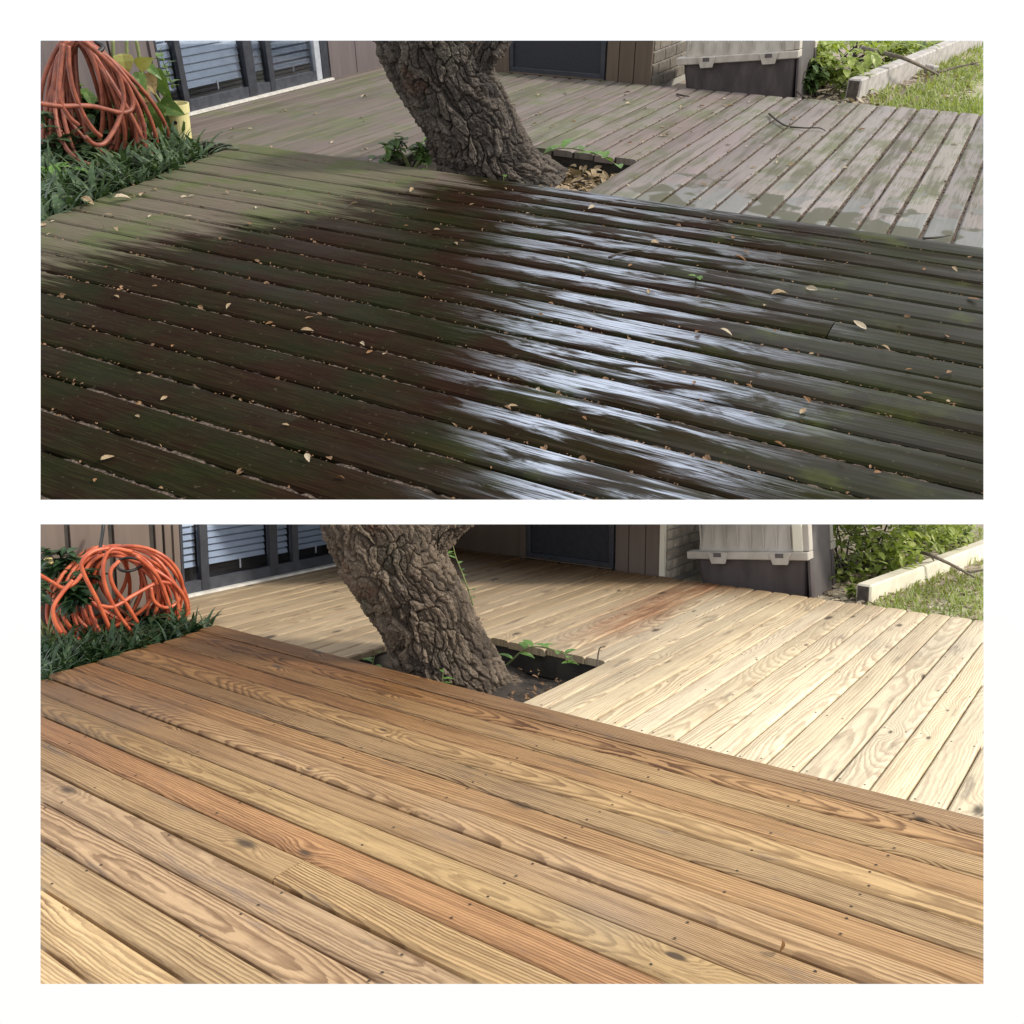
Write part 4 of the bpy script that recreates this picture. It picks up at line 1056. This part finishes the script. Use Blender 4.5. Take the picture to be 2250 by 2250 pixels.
while k < 85:
    x, y = rng.uniform(480, 2120), rng.uniform(165, 460)
    a, b, _ = U.ab(U.at_z(x, y, -.018))
    if not (3.5 < b < 5.85 and a < 3.9 and b > 3.5) or (1.45 < a < 2.6 and b < 4.2) or (a > 2.35 and 950 > x > 820): continue
    if a < .9 and rng.random() < .65: continue
    fallen(x, y, rng.uniform(7, 14), 'small dry leaf lying on the grey far deck', rng.choice(['dead', 'dead', 'dead_pale', 'dead_red']), G, -.016); k += 1
twig(U, 'crooked dark twig on the grey deck below the carrier', [(1690, 250, .01), (1712, 268, .012), (1730, 277, .012), (1736, 270, .02)], .006, -.016, M['dark_twig'])
twig(U, 'thin bent twig right of the crooked twig on the grey deck', [(1736, 279, .006), (1768, 281, .012), (1800, 281, .012), (1814, 288, .006)], .0045, -.016, M['dark_twig'])
twig(U, 'twig on the grey deck beside the right corner of the carrier', [(1750, 200, .02), (1762, 210, .02), (1776, 219, .006)], .006, -.016, M['dark_twig'])
twig(U, 'straight twig across the wet boards right of the sheen', [(1338, 566, .008), (1365, 556, .010), (1399, 550, .008)], .0045, 0, M['dark_twig'])
twig(U, 'short twig on the grey boards near the right edge', [(2028, 524, .006), (2060, 522, .010), (2088, 517, .006)], .0045, -.016, M['dark_twig'])
twig(U, 'reddish twig in front of the carrier on the grey deck', [(1487, 207, .006), (1502, 210, .008), (1515, 212, .006)], .006, -.016, M['dark_twig'])
sprig(U, 'tiny seedling growing from a gap in the wet boards', [U.at_z(1530, 612, -.01), U.at_z(1530, 606, .03)], 5, .022, M['sprig'], M['stalk'], w=.6)
fl = L.at_z(1711, 2093, .004)
V, F = leaf(fl, np.array([.3, -.2, .9]), -L.A, .026 * L.h, .022 * L.h, .2, .2)
mesh(L, 'fallen_leaf', V, F, M['dead_red'], closed=False, label='small brown leaf stuck upright in a gap of the washed near deck', cat='leaf')

parts = []
for k in range(-5, 17):
    c = 1.28 + .1275 * k
    t = 0.0
    dens = rng.uniform(.4, 1.0)
    a = -.15
    while a < 3.3:
        a += rng.exponential(.0085 / dens)
        if math.sin(a * 5 + k * 2.1) + math.sin(a * 13 + k) < -.5 and rng.random() < .6: continue
        p = U.p(a, c + rng.normal(0, .0055), rng.uniform(-.012, -.001))
        d = rdir(-.2, .4); l = U.h * (rng.uniform(.004, .010) if rng.random() < .90 else rng.uniform(.010, .022))
        parts.append(leaf(p, d, UP + rng.normal(0, .5, 3), l, l * rng.uniform(.4, .8), rng.uniform(-.2, .6), .2))
mesh(U, 'leaf_debris', *join(parts), M['crumb'], closed=False, label='leaf crumbs packed into the gaps of the mossy near deck', kind='stuff')
def gap_dirt(P, d, along, g0, pitch, ks, gap, lo, hi, z, hole=None):
    parts = []
    for k in ks:
        c = g0 + pitch * k; n = 240; top = []
        l0 = hole[2] if hole and hole[0] < c < hole[1] else lo
        V = []
        for t in np.linspace(l0, hi, n):
            zz = z - abs(rng.normal(0, .0028)) - .010 * max(0, math.sin(t * 7 + k * 2.3) + math.sin(t * 17 + k) - .7)
            for w in (-gap * .55, gap * .55):
                V.append(P.p(t, c + w, zz) if along == 'a' else P.p(c + w, t, zz))
        parts.append((np.array(V), [(2 * i, 2 * i + 1, 2 * i + 3, 2 * i + 2) for i in range(n - 1)]))
    mesh(P, 'gap_dirt', *join(parts), M['gap_dirt'], d, closed=False, kind='stuff')
gap_dirt(U, near_u, 'a', 1.28, .1275, range(-4, 17), .010, -.2, 3.1, -.0065)
gap_dirt(U, far_u, 'b', .206, .1085, range(-3, 34), .012, 3.47, 5.94, -.0235, (1.45, 2.5, 4.1))
parts = []
for k in range(-1, 16):
    c = .206 + .1085 * k
    b = 3.47; b_end = 5.9
    while b < b_end:
        b += rng.exponential(.012)
        if 1.5 < c < 2.5 and b < 4.1: continue
        p = U.p(c + rng.normal(0, .005), b, rng.uniform(-.026, -.017))
        d = rdir(-.2, .5); l = U.h * (rng.uniform(.003, .009) if rng.random() < .93 else rng.uniform(.008, .015))
        parts.append(leaf(p, d, UP + rng.normal(0, .5, 3), l, l * rng.uniform(.4, .8), rng.uniform(-.2, .6), .2))
mesh(U, 'leaf_debris', *join(parts), M['crumb'], closed=False, label='leaf crumbs packed into the gaps of the grey far deck', kind='stuff')
